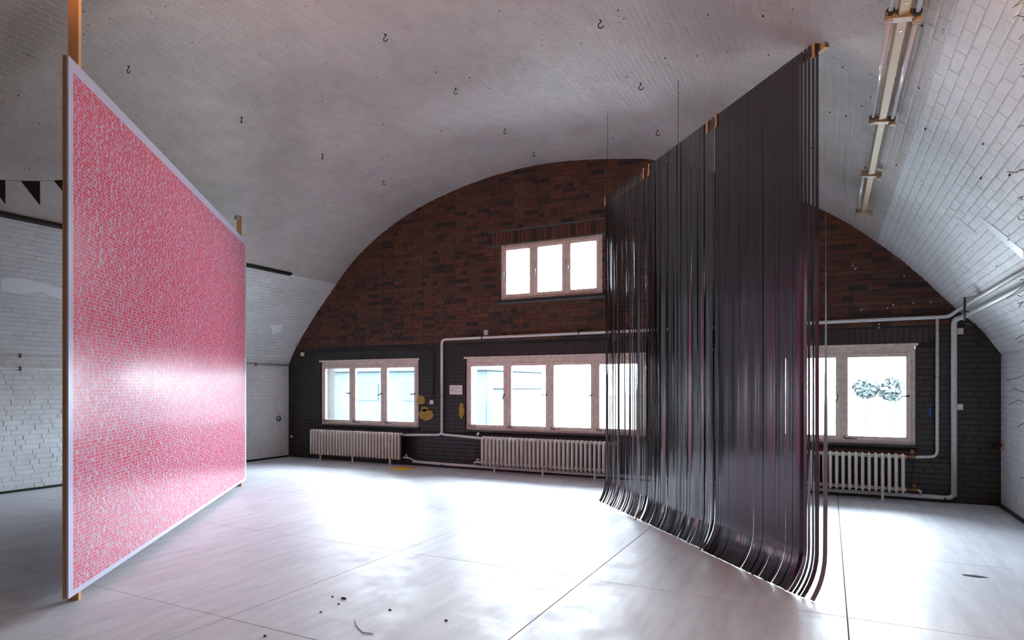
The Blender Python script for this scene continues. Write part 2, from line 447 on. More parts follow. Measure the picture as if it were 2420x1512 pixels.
lay_bricks([(b[0], b[1], b[2], b[3], b[4], b[5], b[6], b[7]) for b in bricks], wb)

# vault shell
mb = MB(); TH = .30; n = len(ARC); vs = []
for y in (YF, YB+.30):
    for p, s_ in zip(ARC, SL): vs.append((p[0], y, p[1]))
    for p, s_ in zip(ARC, SL):
        x_, z_, tx, tz = vault_at(min(max(s_, .06), ARCLEN-.06)); vs.append((p[0]-tz*TH, y, p[1]+tx*TH))
fs = []; K = 2*n
for i in range(n-1):
    fs += [(i, i+1, K+i+1, K+i), (n+i, K+n+i, K+n+i+1, n+i+1), (i, n+i, n+i+1, i+1), (K+i, K+i+1, K+n+i+1, K+n+i)]
mb.add(vs, fs, False)
ceil = tag(mb.build('ceiling', M['vaultjoint']), kind='structure')
bricks = []; s_ = .045; row = 0; SV_SLIT = float(np.interp(-9.52, AX, AS))
while s_ < ARCLEN-.02:
    x_, z_, tx, tz = vault_at(s_); ey = np.array([tx, 0, tz]); nn = np.array([tz, 0, -tx])
    y = -1.2-(row % 2)*.13-random.uniform(0, .02)
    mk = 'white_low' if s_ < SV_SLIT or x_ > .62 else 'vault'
    while y < YB+.02:
        l = .251; yc = y+l/2; y += l+.004
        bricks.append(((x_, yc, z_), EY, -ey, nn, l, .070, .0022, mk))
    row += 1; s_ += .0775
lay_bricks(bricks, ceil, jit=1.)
# side walls and the wall behind the camera
wl = tag(MB().box(XL-.4, XL, YF, YB+.3, -.2, 2.10).build('wall_left', M['wall_joint']), kind='structure')
wr = tag(MB().box(XR, XR+.4, YF, YB+.3, -.2, 2.05).build('wall_right', M['wall_joint']), kind='structure')
tag(MB().box(XL-.6, XR+.6, YF-.4, YF, -.2, 6.2).build('wall_front', M['dark']), kind='structure')
for side, X, nn, ex, top, par, ystart in ((-1, XL, EX, -EY, 2.04, wl, 1.0), (1, XR, -EX, EY, 1.99, wr, 3.0)):
    bricks = []; z = .05; row = 0
    while z < top:
        y = ystart-(row % 2)*.13-(row % 3)*.03
        while y < YB+.02:
            l = .24 if random.random() < .8 else .115; yc = y+l/2; y += l+.011
            bricks.append(((X, yc, z), ex, np.cross(nn, ex), nn, l, .066, .0045, 'white_low'))
        row += 1; z += .0765
    lay_bricks(bricks, par, jit=1.)
# floor-edge battens
tag(MB().box(XL+.004, XL+.03, YF, YB, 0, .035, .004).build('baseboard_left', M['iron']), kind='structure')
tag(MB().box(XR-.035, XR-.004, YF, YB, 0, .04, .004).build('baseboard_right', M['iron']), kind='structure')

# ------------------------------------------------------------------ windows (structure with sashes, panes, handles)
def frame_rect(mb, x0, x1, z0, z1, w_, y0, y1, b=.004, wb_=None, wt=None):
    wb_ = wb_ or w_; wt = wt or w_
    mb.box(x0, x0+w_, y0, y1, z0, z1, b); mb.box(x1-w_, x1, y0, y1, z0, z1, b)
    mb.box(x0+w_, x1-w_, y0, y1, z1-wt, z1, b); mb.box(x0+w_, x1-w_, y0, y1, z0, z0+wb_, b)
def window(idx, x0, x1, z0, z1, n, upper=False):
    y0 = YB+.035; lo = []
    mb = MB(); fw = .056
    zt = z1 if upper else z1-.07
    frame_rect(mb, x0+.001, x1-.001, z0+.001, zt, fw, y0, y0+.09)
    fw = .045; wsl = (x1-x0-.024-fw)/n
    for k in range(1, n):
        xm = x0+.012+fw/2+k*wsl; mb.box(xm-.022, xm+.022, y0-.006, y0+.085, z0+.05, zt-.04, .004)
    root = tag(mb.build('window_%d' % idx, M['cream']), kind='structure')
    if not upper:       # blind rail above
        MB().box(x0-.03, x1+.03, YB-.02, y0+.07, z1-.025, z1+.012, .004).box(x0+.015, x1-.015, y0-.005, y0+.08, z1-.075, z1-.022, .004).build('head_rail', M['cream'], root)
    sill = MB().box(x0-.05, x1+.05, YB-.045, YB+.06, z0-.028, z0+.008, .006).build('sill', M['pipe'] if False else M['dark'], root)
    for k in range(n):
        a = x0+.012+fw/2+k*wsl+.026; b = a+wsl-.052; c = z0+.06; d = zt-.05
        mb = MB(); frame_rect(mb, a-.010, b+.010, c-.012, d+.012, .065, y0-.014, y0+.05, .006); s = mb.build('sash', M['cream'], root)
        # corner fillets that put the rounding of the window bloom into the shape
        q = MB()
        for cx_, sx_ in ((a+.055, 1), (b-.055, -1)):
            for cz_, sz_ in ((c+.055, 1), (d-.055, -1)):
                r_ = .02; poly = [(cx_-.002*sx_, cz_-.002*sz_)]+[(cx_+sx_*(r_-r_*math.sin(t)), cz_+sz_*(r_-r_*math.cos(t))) for t in [i*math.pi/12 for i in range(7)]]
                q.ext(poly, 'y', y0, y0+.03)
        q.build('bloom_corner', M['cream'], s)
        MB().box(a+.05, b-.05, y0+.014, y0+.018, c+.05, d-.05).build('pane', M['glassm'], s)
        if upper:
            hx = a+.026; hz = (c+d)/2-.01
            MB().box(hx-.012, hx+.012, y0-.024, y0-.012, hz-.03, hz+.03, .003).tube([(hx, y0-.02, hz+.03), (hx, y0-.05, hz+.025), (hx-.004, y0-.055, hz-.09)], .008, 8).build('handle', M['chrome'], s)
            for hz2 in (c+.12, d-.12): MB().tube([(b+.012, y0-.018, hz2-.03), (b+.012, y0-.018, hz2+.03)], .009, 8).build('hinge', M['cream'], s)
        else:
            hx = b-.027; hz = z0+(z1-z0)*.49; ang = random.choice((-.6, -.45, 0.1, -1.3)) if k != 2 else -.1
            hm = MB().tube([(hx, y0-.012, hz), (hx, y0-.045, hz)], .012, 8)
            hm.tube([(hx, y0-.045, hz), (hx-.09*math.cos(ang), y0-.05, hz+.09*math.sin(ang))], .009, 8, radii=[.010, .008]); hm.build('handle', M['black'], s)
            MB().box(a+.02, a+.17, y0-.026, y0-.014, c+.006, c+.02, .002).tube([(a+.02, y0-.03, c+.012), (a+.0, y0-.03, c+.055)], .007, 6).build('stay', M['iron'], s)
            MB().box(a+.10, a+.16, y0-.034, y0-.026, c+.012, c+.024, .002).build('stay_catch', M['chrome'], s)
            MB().box(a+wsl*.3, a+wsl*.62, y0-.022, y0-.012, d-.012, d+.004, .002).build('vent_flap', M['cream'], s)
    return root
window(1, *WIN[0]); window(2, *WIN[1]); window(3, *WIN[2]); window(4, *WIN[3], upper=True)
# grey concrete lintel and sill of the upper window
x0, x1, z0, z1, _ = WIN[3]
tag(MB().box(x0-.16, x1+.16, YB-.006, YB+.02, z1-.004, z1+.014, .003).build('trim_1', M['mortar']), kind='structure')
tag(MB().box(x0-.03, x1+.06, YB-.016, YB+.05, z0-.075, z0-.029, .006).build('trim_2', M['mortar']), kind='structure')

# ------------------------------------------------------------------ radiators
def radiator(x0, n, label, feet, keys, side):
    zb, zt, yf, yk = .13, .665, YB-.27, YB-.10
    pitch = .0812
    root = empty('radiator', (x0+n*pitch/2, YB-.18, 0), label, 'radiator', 'cast iron radiators under the windows')
    mb = MB(); hw = .024
    for yc, hw in ((yf+.03, .0225), (yf+.095, .013)):           # front and rear column of a section
        rows = [(zb-.012, .35), (zb+.02, .8), (zb+.06, 1.), (zt-.09, 1.), (zt-.04, .95), (zt-.012, .6), (zt, .25)]
        rings = []
        for z_, k_ in rows:
            rings += [[(hw*k_*math.cos(t), yc+.030*k_*math.sin(t), z_) for t in [2*math.pi*q/10 for q in range(10)]]]
        vs = [p for r_ in rings for p in r_]; fs = [(i*10+k, i*10+(k+1) % 10, i*10+10+(k+1) % 10, i*10+10+k) for i in range(len(rings)-1) for k in range(10)]
        mb.add(vs, fs+[tuple(range(10))[::-1], tuple(range(60, 70))], True)
    mb.box(-.016, .016, yf+.03, yk-.03, zt-.055, zt-.008, .008); mb.box(-.018, .018, yf+.03, yk-.03, zb+.01, zb+.05, .006)
    mb.tube([(-pitch/2, (yf+yk)/2, zt-.045), (pitch/2, (yf+yk)/2, zt-.045)], .026, 10); mb.tube([(-pitch/2, (yf+yk)/2, zb+.04), (pitch/2, (yf+yk)/2, zb+.04)], .026, 10)
    me = mb.mesh('section', M['radiator'], (0, root.location[1], 0))
    for k in range(n):
        o = bpy.data.objects.new('section', me); C.collection.objects.link(o); o.parent = root
        o.location = (x0+(k+.5)*pitch-root.location[0], 0, 0)
    for f in feet:
        xf = x0+(f+.5)*pitch
        MB().box(xf-.016, xf+.016, yf+.04, yf+.07, 0, zb+.03, .004).box(xf-.02, xf+.02, yf+.05, YB-.03, zb-.01, zb+.005, .002).build('foot', M['radiator'], root)
    for f in keys:
        xf = x0+f*pitch
        MB().box(xf-.02, xf+.02, yf-.004, yf+.02, zt-.155, zt-.135, .003).build('clamp', M['pipe'], root)
    xs = x0+n*pitch if side > 0 else x0
    MB().tube([(xs, (yf+yk)/2, zt-.045), (xs+side*.05, (yf+yk)/2, zt-.045)], .018, 10).build('top_union', M['rust'] if x0 > -2 else M['pipe'], root)
    MB().tube([(xs, (yf+yk)/2, zb+.04), (xs+side*.05, (yf+yk)/2, zb+.04)], .018, 10).build('bottom_union', M['rust'] if x0 > -2 else M['pipe'], root)
    return root
rad1 = radiator(-10.06, 30, 'cream cast iron radiator under the three-sash window at the left end of the dark wall', (3, 14, 26), (2.5, 26.5), 1)
rad2 = radiator(-5.79, 32, 'cream cast iron radiator under the wide middle window, partly behind the tape curtain', (3, 15, 27), (2.5, 26.5), -1)
rad3 = radiator(-1.48, 30, 'white cast iron radiator under the right-hand window beside the rising pipes', (4, 16, 26), (3.5, 26.5), 1)
MB().box(-7.615, -7.60, YB-.25, YB-.08, .12, .62, .004).build('end_plate', M['iron'], rad1)

# ------------------------------------------------------------------ heating pipes
ym = YB-.18; yw = YB-.065
def pipe_thing(label, segs, mat='pipe', loc=None, cat='pipe', group='white heating pipes', clips=()):
    root = empty('heating_pipe', loc or segs[0][0][0], label, cat, group)
    for pts, r in segs: MB().tube(rounded_path(pts, .09), r, 12).build('pipe_run', M[mat], root)
    for (x, y, z, ax) in clips:
        b = MB()
        if ax == 'z': b.box(x-.03, x+.03, y-.012, YB-.005, z-.012, z+.012, .003)
        else: b.box(x-.01, x+.01, y-.03, YB-.005, z-.03, z+.035, .003)
        b.build('pipe_clip', M['iron'], root)
    return root
pipe_thing('long white heating pipe across the brick above the windows and along the right vault',
    [([(-6.76, yw, 1.45), (-6.76, yw, 2.512), (1.46, yw, 2.545), (1.53, YB-.35, 2.61), (1.50, 1.0, 2.60)], .026),
     ([(-6.76, yw, 1.5), (-6.76, yw, .645), (-7.55, ym, .622)], .024), ([(-6.76, yw, .76), (-6.76, yw, .655), (-5.85, ym, .622)], .024)],
    clips=[(-5.85, yw, 2.52, 'x'), (-3.9, yw, 2.53, 'x'), (-1.0, yw, 2.535, 'x')])
pipe_thing('thin white pipe dropping beside the right-hand window to its radiator valve', [([(1.33, yw, 2.545), (1.33, yw, .63), (1.05, ym, .62)], .020)], clips=[(1.33, yw, 1.72, 'z')])
pipe_thing('thick white riser pipe in the dark right corner, turning along the vault',
    [([(1.52, yw, .095), (1.52, yw, 2.50), (1.60, YB-.35, 2.52), (1.58, 1.0, 2.49)], .036), ([(1.52, yw, 1.2), (1.52, yw, .075), (1.0, yw, .075)], .030)], clips=[(1.52, yw, 1.3, 'z')])
pipe_thing('white return pipe along the foot of the dark wall under the radiators',
    [([(-7.45, yw, .085), (-6.5, yw, .072), (1.1, yw, .075)], .028), ([(-7.56, ym, .17), (-7.45, ym, .165), (-7.38, yw-.02, .10), (-7.1, yw-.01, .085)], .016),
     ([(-5.83, ym, .17), (-5.98, ym, .17), (-5.98, yw-.02, .09)], .014), ([(1.03, ym, .17), (1.13, ym, .17), (1.13, yw-.02, .09)], .016)],
    clips=[(-6.75, yw, .05, 'x'), (1.42, yw, .05, 'x')])
for (x, z, mat, lab, big) in ((-7.53, .625, 'black', 'black radiator valve head at the right end of the left radiator', 1), (-7.53, .17, 'rawmetal', 'grey lower valve at the foot of the left radiator', .7),
                              (-5.88, .625, 'chrome', 'chrome-topped valve at the upper left of the middle radiator', 1), (-5.88, .17, 'pipe', 'small white lower valve beside the middle radiator', .7),
                              (1.03, .62, 'rust', 'rusty valve at the upper right of the right-hand radiator', 1), (1.05, .17, 'rust', 'rusty lower valve at the foot of the right-hand radiator', .8)):
    r = empty('radiator_valve', (x, ym, z), lab, 'valve', 'radiator valves')
    MB().tube([(x-.035, ym, z), (x+.035, ym, z)], .020, 10).build('body', M['rust'] if mat == 'rust' else M['pipe'], r)
    MB().tube([(x, ym, z), (x, ym, z+.04*big), (x, ym, z+.045*big), (x, ym, z+.10*big)], .02, 10, radii=[.010, .010, .024, .021]).build('head', M[mat], r)
# pipe hanger on the right vault
r = empty('pipe_hanger', (1.60, 8.9, 2.75), 'flat steel bracket hanging the two pipes from the right vault', 'bracket')
hy_ = 8.85; hx, hz = on_y(2302, 702, hy_)
MB().box(hx-.13, hx+.09, hy_-.07, hy_+.07, hz, hz+.010, .002).build('plate', M['rawmetal'], r)
for yy in (-.04, .04):
    MB().tube([(hx-.09, hy_+yy, hz), (hx-.09, hy_+yy, hz-.27)], .006, 6).build('rod', M['iron'], r)
MB().tube([(hx-.09, hy_-.04, hz-.16), (hx-.05, hy_, hz-.17), (hx-.09, hy_+.04, hz-.16)], .005, 6).tube([(hx-.09, hy_-.04, hz-.30), (hx-.02, hy_, hz-.33), (hx+.02, hy_, hz-.30)], .005, 6).build('loop', M['iron'], r)

# left wall pipes
for z_, lab, yend in ((2.06, 'upper white pipe along the left wall where the vault springs', YB-.02), (1.865, 'lower white pipe along the left wall behind the red text board', 8.2)):
    root = empty('wall_pipe', (XL+.04, 5, z_), lab, 'pipe', 'pipes on the left wall')
    MB().tube([(XL+.035, 1.0, z_), (XL+.035, yend, z_)], .022, 10).build('pipe_run', M['pipe'], root)
    for yy in (5.05, 6.9, 9.4):
        if yy < yend: MB().box(XL+.002, XL+.062, yy-.012, yy+.012, z_-.03, z_+.03, .003).build('pipe_clip', M['iron'], root)

# dark steel strip let into the left vault
xs_, zs_, tx, tz = vault_at(SV_SLIT)
poly = [(xs_-.03, zs_-.03), (xs_+.045, zs_-.012), (xs_+.05, zs_+.022), (xs_+.02, zs_+.05)]
tag(MB().ext(poly, 'y', -1.0, 9.05).build('steel_rail', M['iron']), 'dark rusty steel rail set along the left vault above the whitewash edge', 'rail')

# ------------------------------------------------------------------ boxes, sockets, marks on the back wall
def wallbox(name, u, v, w_, h_, d_, mat, lab, cat, grp=None, Y=YB, detail=None):
    x, z = on_y(u, v, Y); r = empty(name, (x, Y, z), lab, cat, grp)
    MB().box(x-w_/2, x+w_/2, Y-d_, Y-.004, z-h_/2, z+h_/2, .006).build('housing', M[mat], r)
    if detail == 'rocker': MB().box(x-w_*.28, x+w_*.28, Y-d_-.006, Y-d_+.002, z-h_*.28, z+h_*.28, .002).build('rocker', M['paper'], r)
    if detail == 'knob': MB().tube([(x, Y-d_, z), (x, Y-d_-.012, z)], w_*.3, 10).build('knob', M['pipe'], r)
    return r, x, z
wallbox('junction_box', 717, 837, .085, .085, .05, 'plastic', 'small ivory junction box high beside the left vault', 'box', None, YB, 'knob')
wallbox('ceiling_socket', 691, 1031, .05, .05, .045, 'plastic', 'small round ivory switch low beside the left wall corner', 'switch', None, YB, 'knob')
wallbox('light_switch', 1022, 950, .085, .085, .045, 'plastic', 'ivory light switch right of the left window beside yellow paint', 'switch', None, YB, 'rocker')
wallbox('sensor_box', 1150, 786, .085, .10, .04, 'plastic', 'small beige box on the brick just above the long pipe', 'box', None, YB, 'knob')
wallbox('junction_box', 2263, 783, .12, .085, .05, 'plastic', 'beige junction box beside the top of the thick riser pipe', 'box')
wallbox('junction_box', 2266, 961, .085, .085, .05, 'plastic', 'ivory box at mid-height beside the thick riser pipe', 'box', None, YB, 'rocker')
def conduit(pts, lab, r=.009, mat='dark'):
    P = [(*([on_y(u, v, YB-.02)[0]]), YB-.02, on_y(u, v, YB-.02)[1]) for u, v in pts]
    ro = empty('conduit', P[0], lab, 'conduit'); MB().tube(P, r, 8).build('conduit_run', M[mat], ro)
    for k in (.25, .6, .9):
        p = Vector(P[0]).lerp(Vector(P[1]), k); MB().box(p[0]-.012, p[0]+.012, YB-.032, YB-.003, p[2]-.008, p[2]+.008, .002).build('saddle', M['dark'], ro)
conduit([(690, 866), (690, 1026)], 'dark cable conduit down the left corner of the dark wall')
conduit([(1024, 832), (1023, 942)], 'dark cable conduit above the ivory light switch')
conduit([(735, 832), (1018, 826)], 'dark horizontal conduit above the left window')

def splat(name, poly, axis, pos, mat, lab, cat, th=.0015, parent=None, sgn=-1):
    """thin layer of paint with its own outline on a surface"""
    o = MB().ext(poly, axis, pos, pos+sgn*th).build(name, M[mat], parent)
    if lab: tag(o, lab, cat)
    return o
def blob(u, v, wu, hv, n, seed, Y=YB, vary=.35):
    rr = random.Random(seed); x, z = on_y(u, v, Y); x2, _ = on_y(u+wu, v, Y); _, z2 = on_y(u, v+hv, Y)
    return [(x+(x2-x)*math.cos(t)*(1+rr.uniform(-vary, vary)), z+(z-z2)*math.sin(t)*(1+rr.uniform(-vary, vary))) for t in [2*math.pi*k/n for k in range(n)]]
for i, (u, v, a, b, lab) in enumerate(((996, 945, 9, 11, 'upper yellow paint smear beside the left window'), (1008, 980, 18, 13, 'broad yellow paint smear right of the left window'), (1004, 966, 8, 6, 'small faint yellow dab between two smears by the left window'),
                                       (1091, 970, 6, 18, 'tall yellow paint smear left of the middle window'))):
    splat('paint_smear', blob(u, v, a, b, 26, i+3, YB, .16), 'y', YB-.0055, 'yellow_paint', lab, 'paint', .003)
splat('paint_smear', blob(2198, 972, 3.5, 12, 16, 31, YB, .25), 'y', YB-.0055, 'blue_paint', 'blue paint smear between the right-hand window and thin pipe', 'paint', .003)
xa, za = on_y(1063, 910, YB); xb, zb_ = on_y(1093, 932, YB)
sg = tag(MB().box(xa, xb, YB-.012, YB-.005, zb_, za, .001).build('exhibit_label', M['paper']), 'small white exhibit label on the dark wall left of the middle window', 'sign')
W_ = xb-xa; Hh = za-zb_; tb = MB()
for (fx0, fx1, fz, th, wl_) in ((.1, .88, .70, .05, .055), (.1, .38, .55, .032, .035), (.1, .64, .46, .026, .03), (.1, .14, .37, .026, .03), (.1, .9, .31, .022, .03)):
    x = xa+fx0*W_; end = xa+fx1*W_; rr = random.Random(int(fz*100))
    while x < end:              # letters too small to read: one stroke per letter
        wv = W_*wl_*.55; tb.box(x, min(x+wv, end), YB-.0128, YB-.0118, zb_+fz*Hh, zb_+(fz+th)*Hh*1.0); x += W_*wl_*(.75 if rr.random() < .85 else 1.3)
tag(tb.build('small_print', M['print_black'], sg), kind='stuff')
# paint flecks on the right brick
fl = MB(); rr = random.Random(5)
for u, v in ((2015, 628), (2022, 632), (2019, 636), (2075, 766), (2076, 774), (2135, 653), (2160, 716), (2200, 714), (2095, 728), (2110, 720), (2034, 732), (1300, 700), (2216, 793)):
    x, z = on_y(u+rr.uniform(-2, 2), v, YB); fl.box(x-.008, x+.008, YB-.009, YB-.004, z-.012, z+.01, .002)
tag(fl.build('paint_flecks', M['fresh_or_lit_white'], wb), kind='stuff')

# left wall: blue ring with knob, right wall: pink ring with valve
yy, zz = on_x(658, 989, XL)
r = empty('wall_outlet', (XL, yy, zz), 'dark outlet ringed in blue paint on the left whitewashed wall', 'outlet')
rg = []
for t in range(25):
    a = 2*math.pi*t/24; rg.append((XL+.006, yy+.058*math.cos(a)*1.0, zz+.055*math.sin(a)))
MB().tube(rg, .013, 6, cap=False).build('painted_ring', M['blue_paint'], r)
MB().tube([(XL, yy+.01, zz-.01), (XL+.03, yy+.01, zz-.01)], .022, 10).build('outlet_stub', M['rust'], r)
yy, zz = on_x(2369, 1052, XR)
r = empty('wall_outlet', (XR, yy, zz), 'dark pipe stub ringed in pink paint on the right white wall', 'outlet')
rg = [(XR-.006, yy+.08*math.cos(2*math.pi*t/24), zz+.075*math.sin(2*math.pi*t/24)) for t in range(25)]
MB().tube(rg, .007, 6, cap=False).build('painted_ring', M['pink_paint'], r)
MB().tube([(XR, yy, zz), (XR-.10, yy, zz)], .013, 8).tube([(XR-.1, yy, zz-.04), (XR-.1, yy, zz+.04)], .010, 8).build('outlet_stub', M['iron'], r)

# ------------------------------------------------------------------ paint patches and a painted light streak on the vault (laid on its curve)
def vault_patch(pts, mat, lab, cat='paint', lift=.0045):
    P = []
    for u, v in pts:
        x, y, z = vault_hit(u, v); P.append((x, y))
    cx = sum(p[0] for p in P)/len(P); cy = sum(p[1] for p in P)/len(P); vs = []; n = len(P); R = 5
    for k in range(R+1):
        for p in P:
            t = k/R; x = cx+(p[0]-cx)*t; y = cy+(p[1]-cy)*t; s_ = float(np.interp(x, AX, AS)); xx, zz, tx, tz = vault_at(s_)
            vs.append((xx+tz*lift, y, zz-tx*lift))
    fs = [(k*n+i, k*n+(i+1) % n, (k+1)*n+(i+1) % n, (k+1)*n+i) for k in range(R) for i in range(n)]
    o = MB().add(vs, fs, True).build('paint_or_light_patch', M[mat], fix=False); return tag(o, lab, cat)
vault_patch([(2264, 516), (2275, 522), (2296, 538), (2310, 552), (2300, 558), (2290, 561), (2275, 548), (2268, 530)], 'fresh_or_lit_white', 'small fresh white paint patch on the right vault')
vault_patch([(2318, 512), (2345, 530), (2382, 560), (2419, 590), (2419, 612), (2385, 582), (2345, 548), (2320, 522)], 'fresh_or_lit_white', 'long streak of light painted white at the right edge of the vault')  # streak of light on the vault, put in as white colour
vault_patch([(638, 768), (668, 766), (662, 784), (645, 790)], 'fresh_or_lit_white', 'small white patch on the left whitewash beside the arch')
vault_patch([(2, 658), (40, 655), (100, 668), (158, 682), (158, 712), (100, 690), (40, 693), (2, 684)], 'fresh_or_lit_white', 'pale repaired paint strip on the left vault under the steel rail')

# ------------------------------------------------------------------ hooks in the vault
hooks = [((911, 87), 'iron ceiling hook in the crown row, nearest the camera'), ((1077, 215), 'iron ceiling hook in the crown row, second from the camera'), ((1194, 310), 'iron ceiling hook in the crown row, third from the camera'), ((1262, 365), 'iron ceiling hook in the crown row, close to the brick wall'),
         ((304, 162), 'iron ceiling hook in the left row, nearest the camera'), ((571, 283), 'iron ceiling hook in the left row above the far wooden post'), ((762, 370), 'iron ceiling hook in the left row, right of the board'), ((907, 433), 'iron ceiling hook in the left row, next to the arch edge'),
         ((1420, 53), 'iron ceiling hook in the right row near the top edge of the photo'), ((1515, 202), 'iron ceiling hook in the right row, left of the hanging wire'), ((1555, 313), 'iron ceiling hook in the right row just above the tape curtain')]
for k, ((u, v), lab) in enumerate(hooks):
    x, y, z = vault_hit(u, v-6); r = empty('ceiling_hook', (x, y, z), lab, 'hook', 'iron hooks in the vault')
    a = random.uniform(-.5, .5); pts = [(x, y, z+.03), (x, y, z-.03)]
    for t in range(9):
        q = math.pi*.5+t*math.pi*1.45/8; pts.append((x+.026*math.cos(q)*math.cos(a)+.0, y+.026*math.cos(q)*math.sin(a), z-.055+.026*math.sin(q)))
    MB().tube(pts, .0055, 6).build('hook_shank', M['iron'], r)
    MB().tube([(x, y, z+.01), (x, y, z-.006)], .018, 8).build('rosette', M['iron'], r)
# small holes and nail stubs in the vault
nb = MB(); rr = random.Random(11)
for k in range(150):
    u = rr.uniform(20, 2400); v = rr.uniform(5, 640) if u > 900 else rr.uniform(5, 620)
    if 150 < u < 600 and v > 100: continue
    x, y, z = vault_hit(u, v)
    if x <= XL or x >= XR or y > YB-.05: continue
    q = rr.uniform(.0025, .0065); nb.tube([(x, y, z+.01), (x+rr.uniform(-.01, .01), y+rr.uniform(-.02, .02), z-rr.uniform(.006, .02))], q, 5)
tag(nb.build('nail_stubs', M['iron'], ceil), kind='stuff')

# darker brownish band across the left vault, broken up by noise
m = M['vault']
p = coords(m); sp = N(m, 'ShaderNodeSeparateXYZ'); L(m, p, sp.inputs[0])
band = math_n(m, 'SUBTRACT', 1.0, math_n(m, 'MULTIPLY', math_n(m, 'ABSOLUTE', math_n(m, 'SUBTRACT', sp.outputs['Y'], 3.45)), 2.6))
lft = math_n(m, 'LESS_THAN', sp.outputs['X'], -5.3)
fac = math_n(m, 'MULTIPLY', math_n(m, 'MULTIPLY', band, lft), math_n(m, 'MULTIPLY', noise(m, p, 1.6, 5), 1.5))
cl = N(m, 'ShaderNodeClamp'); L(m, fac, cl.inputs[0]); cl.inputs[2].default_value = .62
old = bsdf(m).inputs['Base Color'].links[0].from_socket
L(m, mixc(m, cl.outputs[0], old, (.22, .19, .16)), bsdf(m).inputs['Base Color'])

# ------------------------------------------------------------------ the printed board on two posts
P0 = np.array([-4.949, 2.628]); Q0 = np.array([-8.411, 6.994]); T = (Q0-P0)/np.linalg.norm(Q0-P0); NB = np.array([T[1], -T[0]])
def bp(s, d, z): q = P0+T*s+NB*d; return (q[0], q[1], z)
def obox(mb, s0, s1, d0, d1, z0, z1, fn=bp):
    vs = [fn(s, d, z) for z in (z0, z1) for d in (d0, d1) for s in (s0, s1)]
    return mb.add(vs, [(0, 2, 3, 1), (4, 5, 7, 6), (0, 1, 5, 4), (2, 6, 7, 3), (0, 4, 6, 2), (1, 3, 7, 5)])
S0, S1, Z0, Z1 = -.155, 5.656, .085, 3.953
board = empty('text_board', bp((S0+S1)/2, 0, 0), 'huge white board densely printed with red capital lettering, standing on wooden posts at left', 'artwork')
# board sheets of hardboard with fine butt joints
ns = 4
for k in range(ns):
    a = S0+(S1-S0)*k/ns; b = S0+(S1-S0)*(k+1)/ns
    obox(MB(), a+.0006*(k > 0), b-.0006*(k < ns-1), .028, .040, Z0, Z1).build('print_sheet', M['board'], board)
mb = MB(); obox(mb, S0+.002, S0+.05, .0002, .028, Z0, Z1); obox(mb, S1-.05, S1-.002, .0002, .028, Z0, Z1)
obox(mb, S0+.05, S1-.05, .0002, .028, Z1-.05, Z1); obox(mb, S0+.05, S1-.05, .0002, .028, Z0, Z0+.05)
for zz in (1.0, 2.0, 3.0): obox(mb, S0+.05, S1-.05, .0002, .028, zz-.025, zz+.025)
mb.build('backing_frame', M['edge'], board)
for s0_, ztop in ((.085, vault_z(bp(.1, 0, 0)[0])+.01), (5.49, 4.31)):
    pst = MB(); obox(pst, s0_, s0_+.046, -.070, 0.0, 0.0, ztop); pst.build('post', M['post'], board)
q = bp(5.49, -.05, 4.31); MB().box(q[0]-.05, q[0]+.03, q[1]-.03, q[1]+.03, q[2]-.06, q[2]+.01, .004).build('bracket', M['rawmetal'], board)

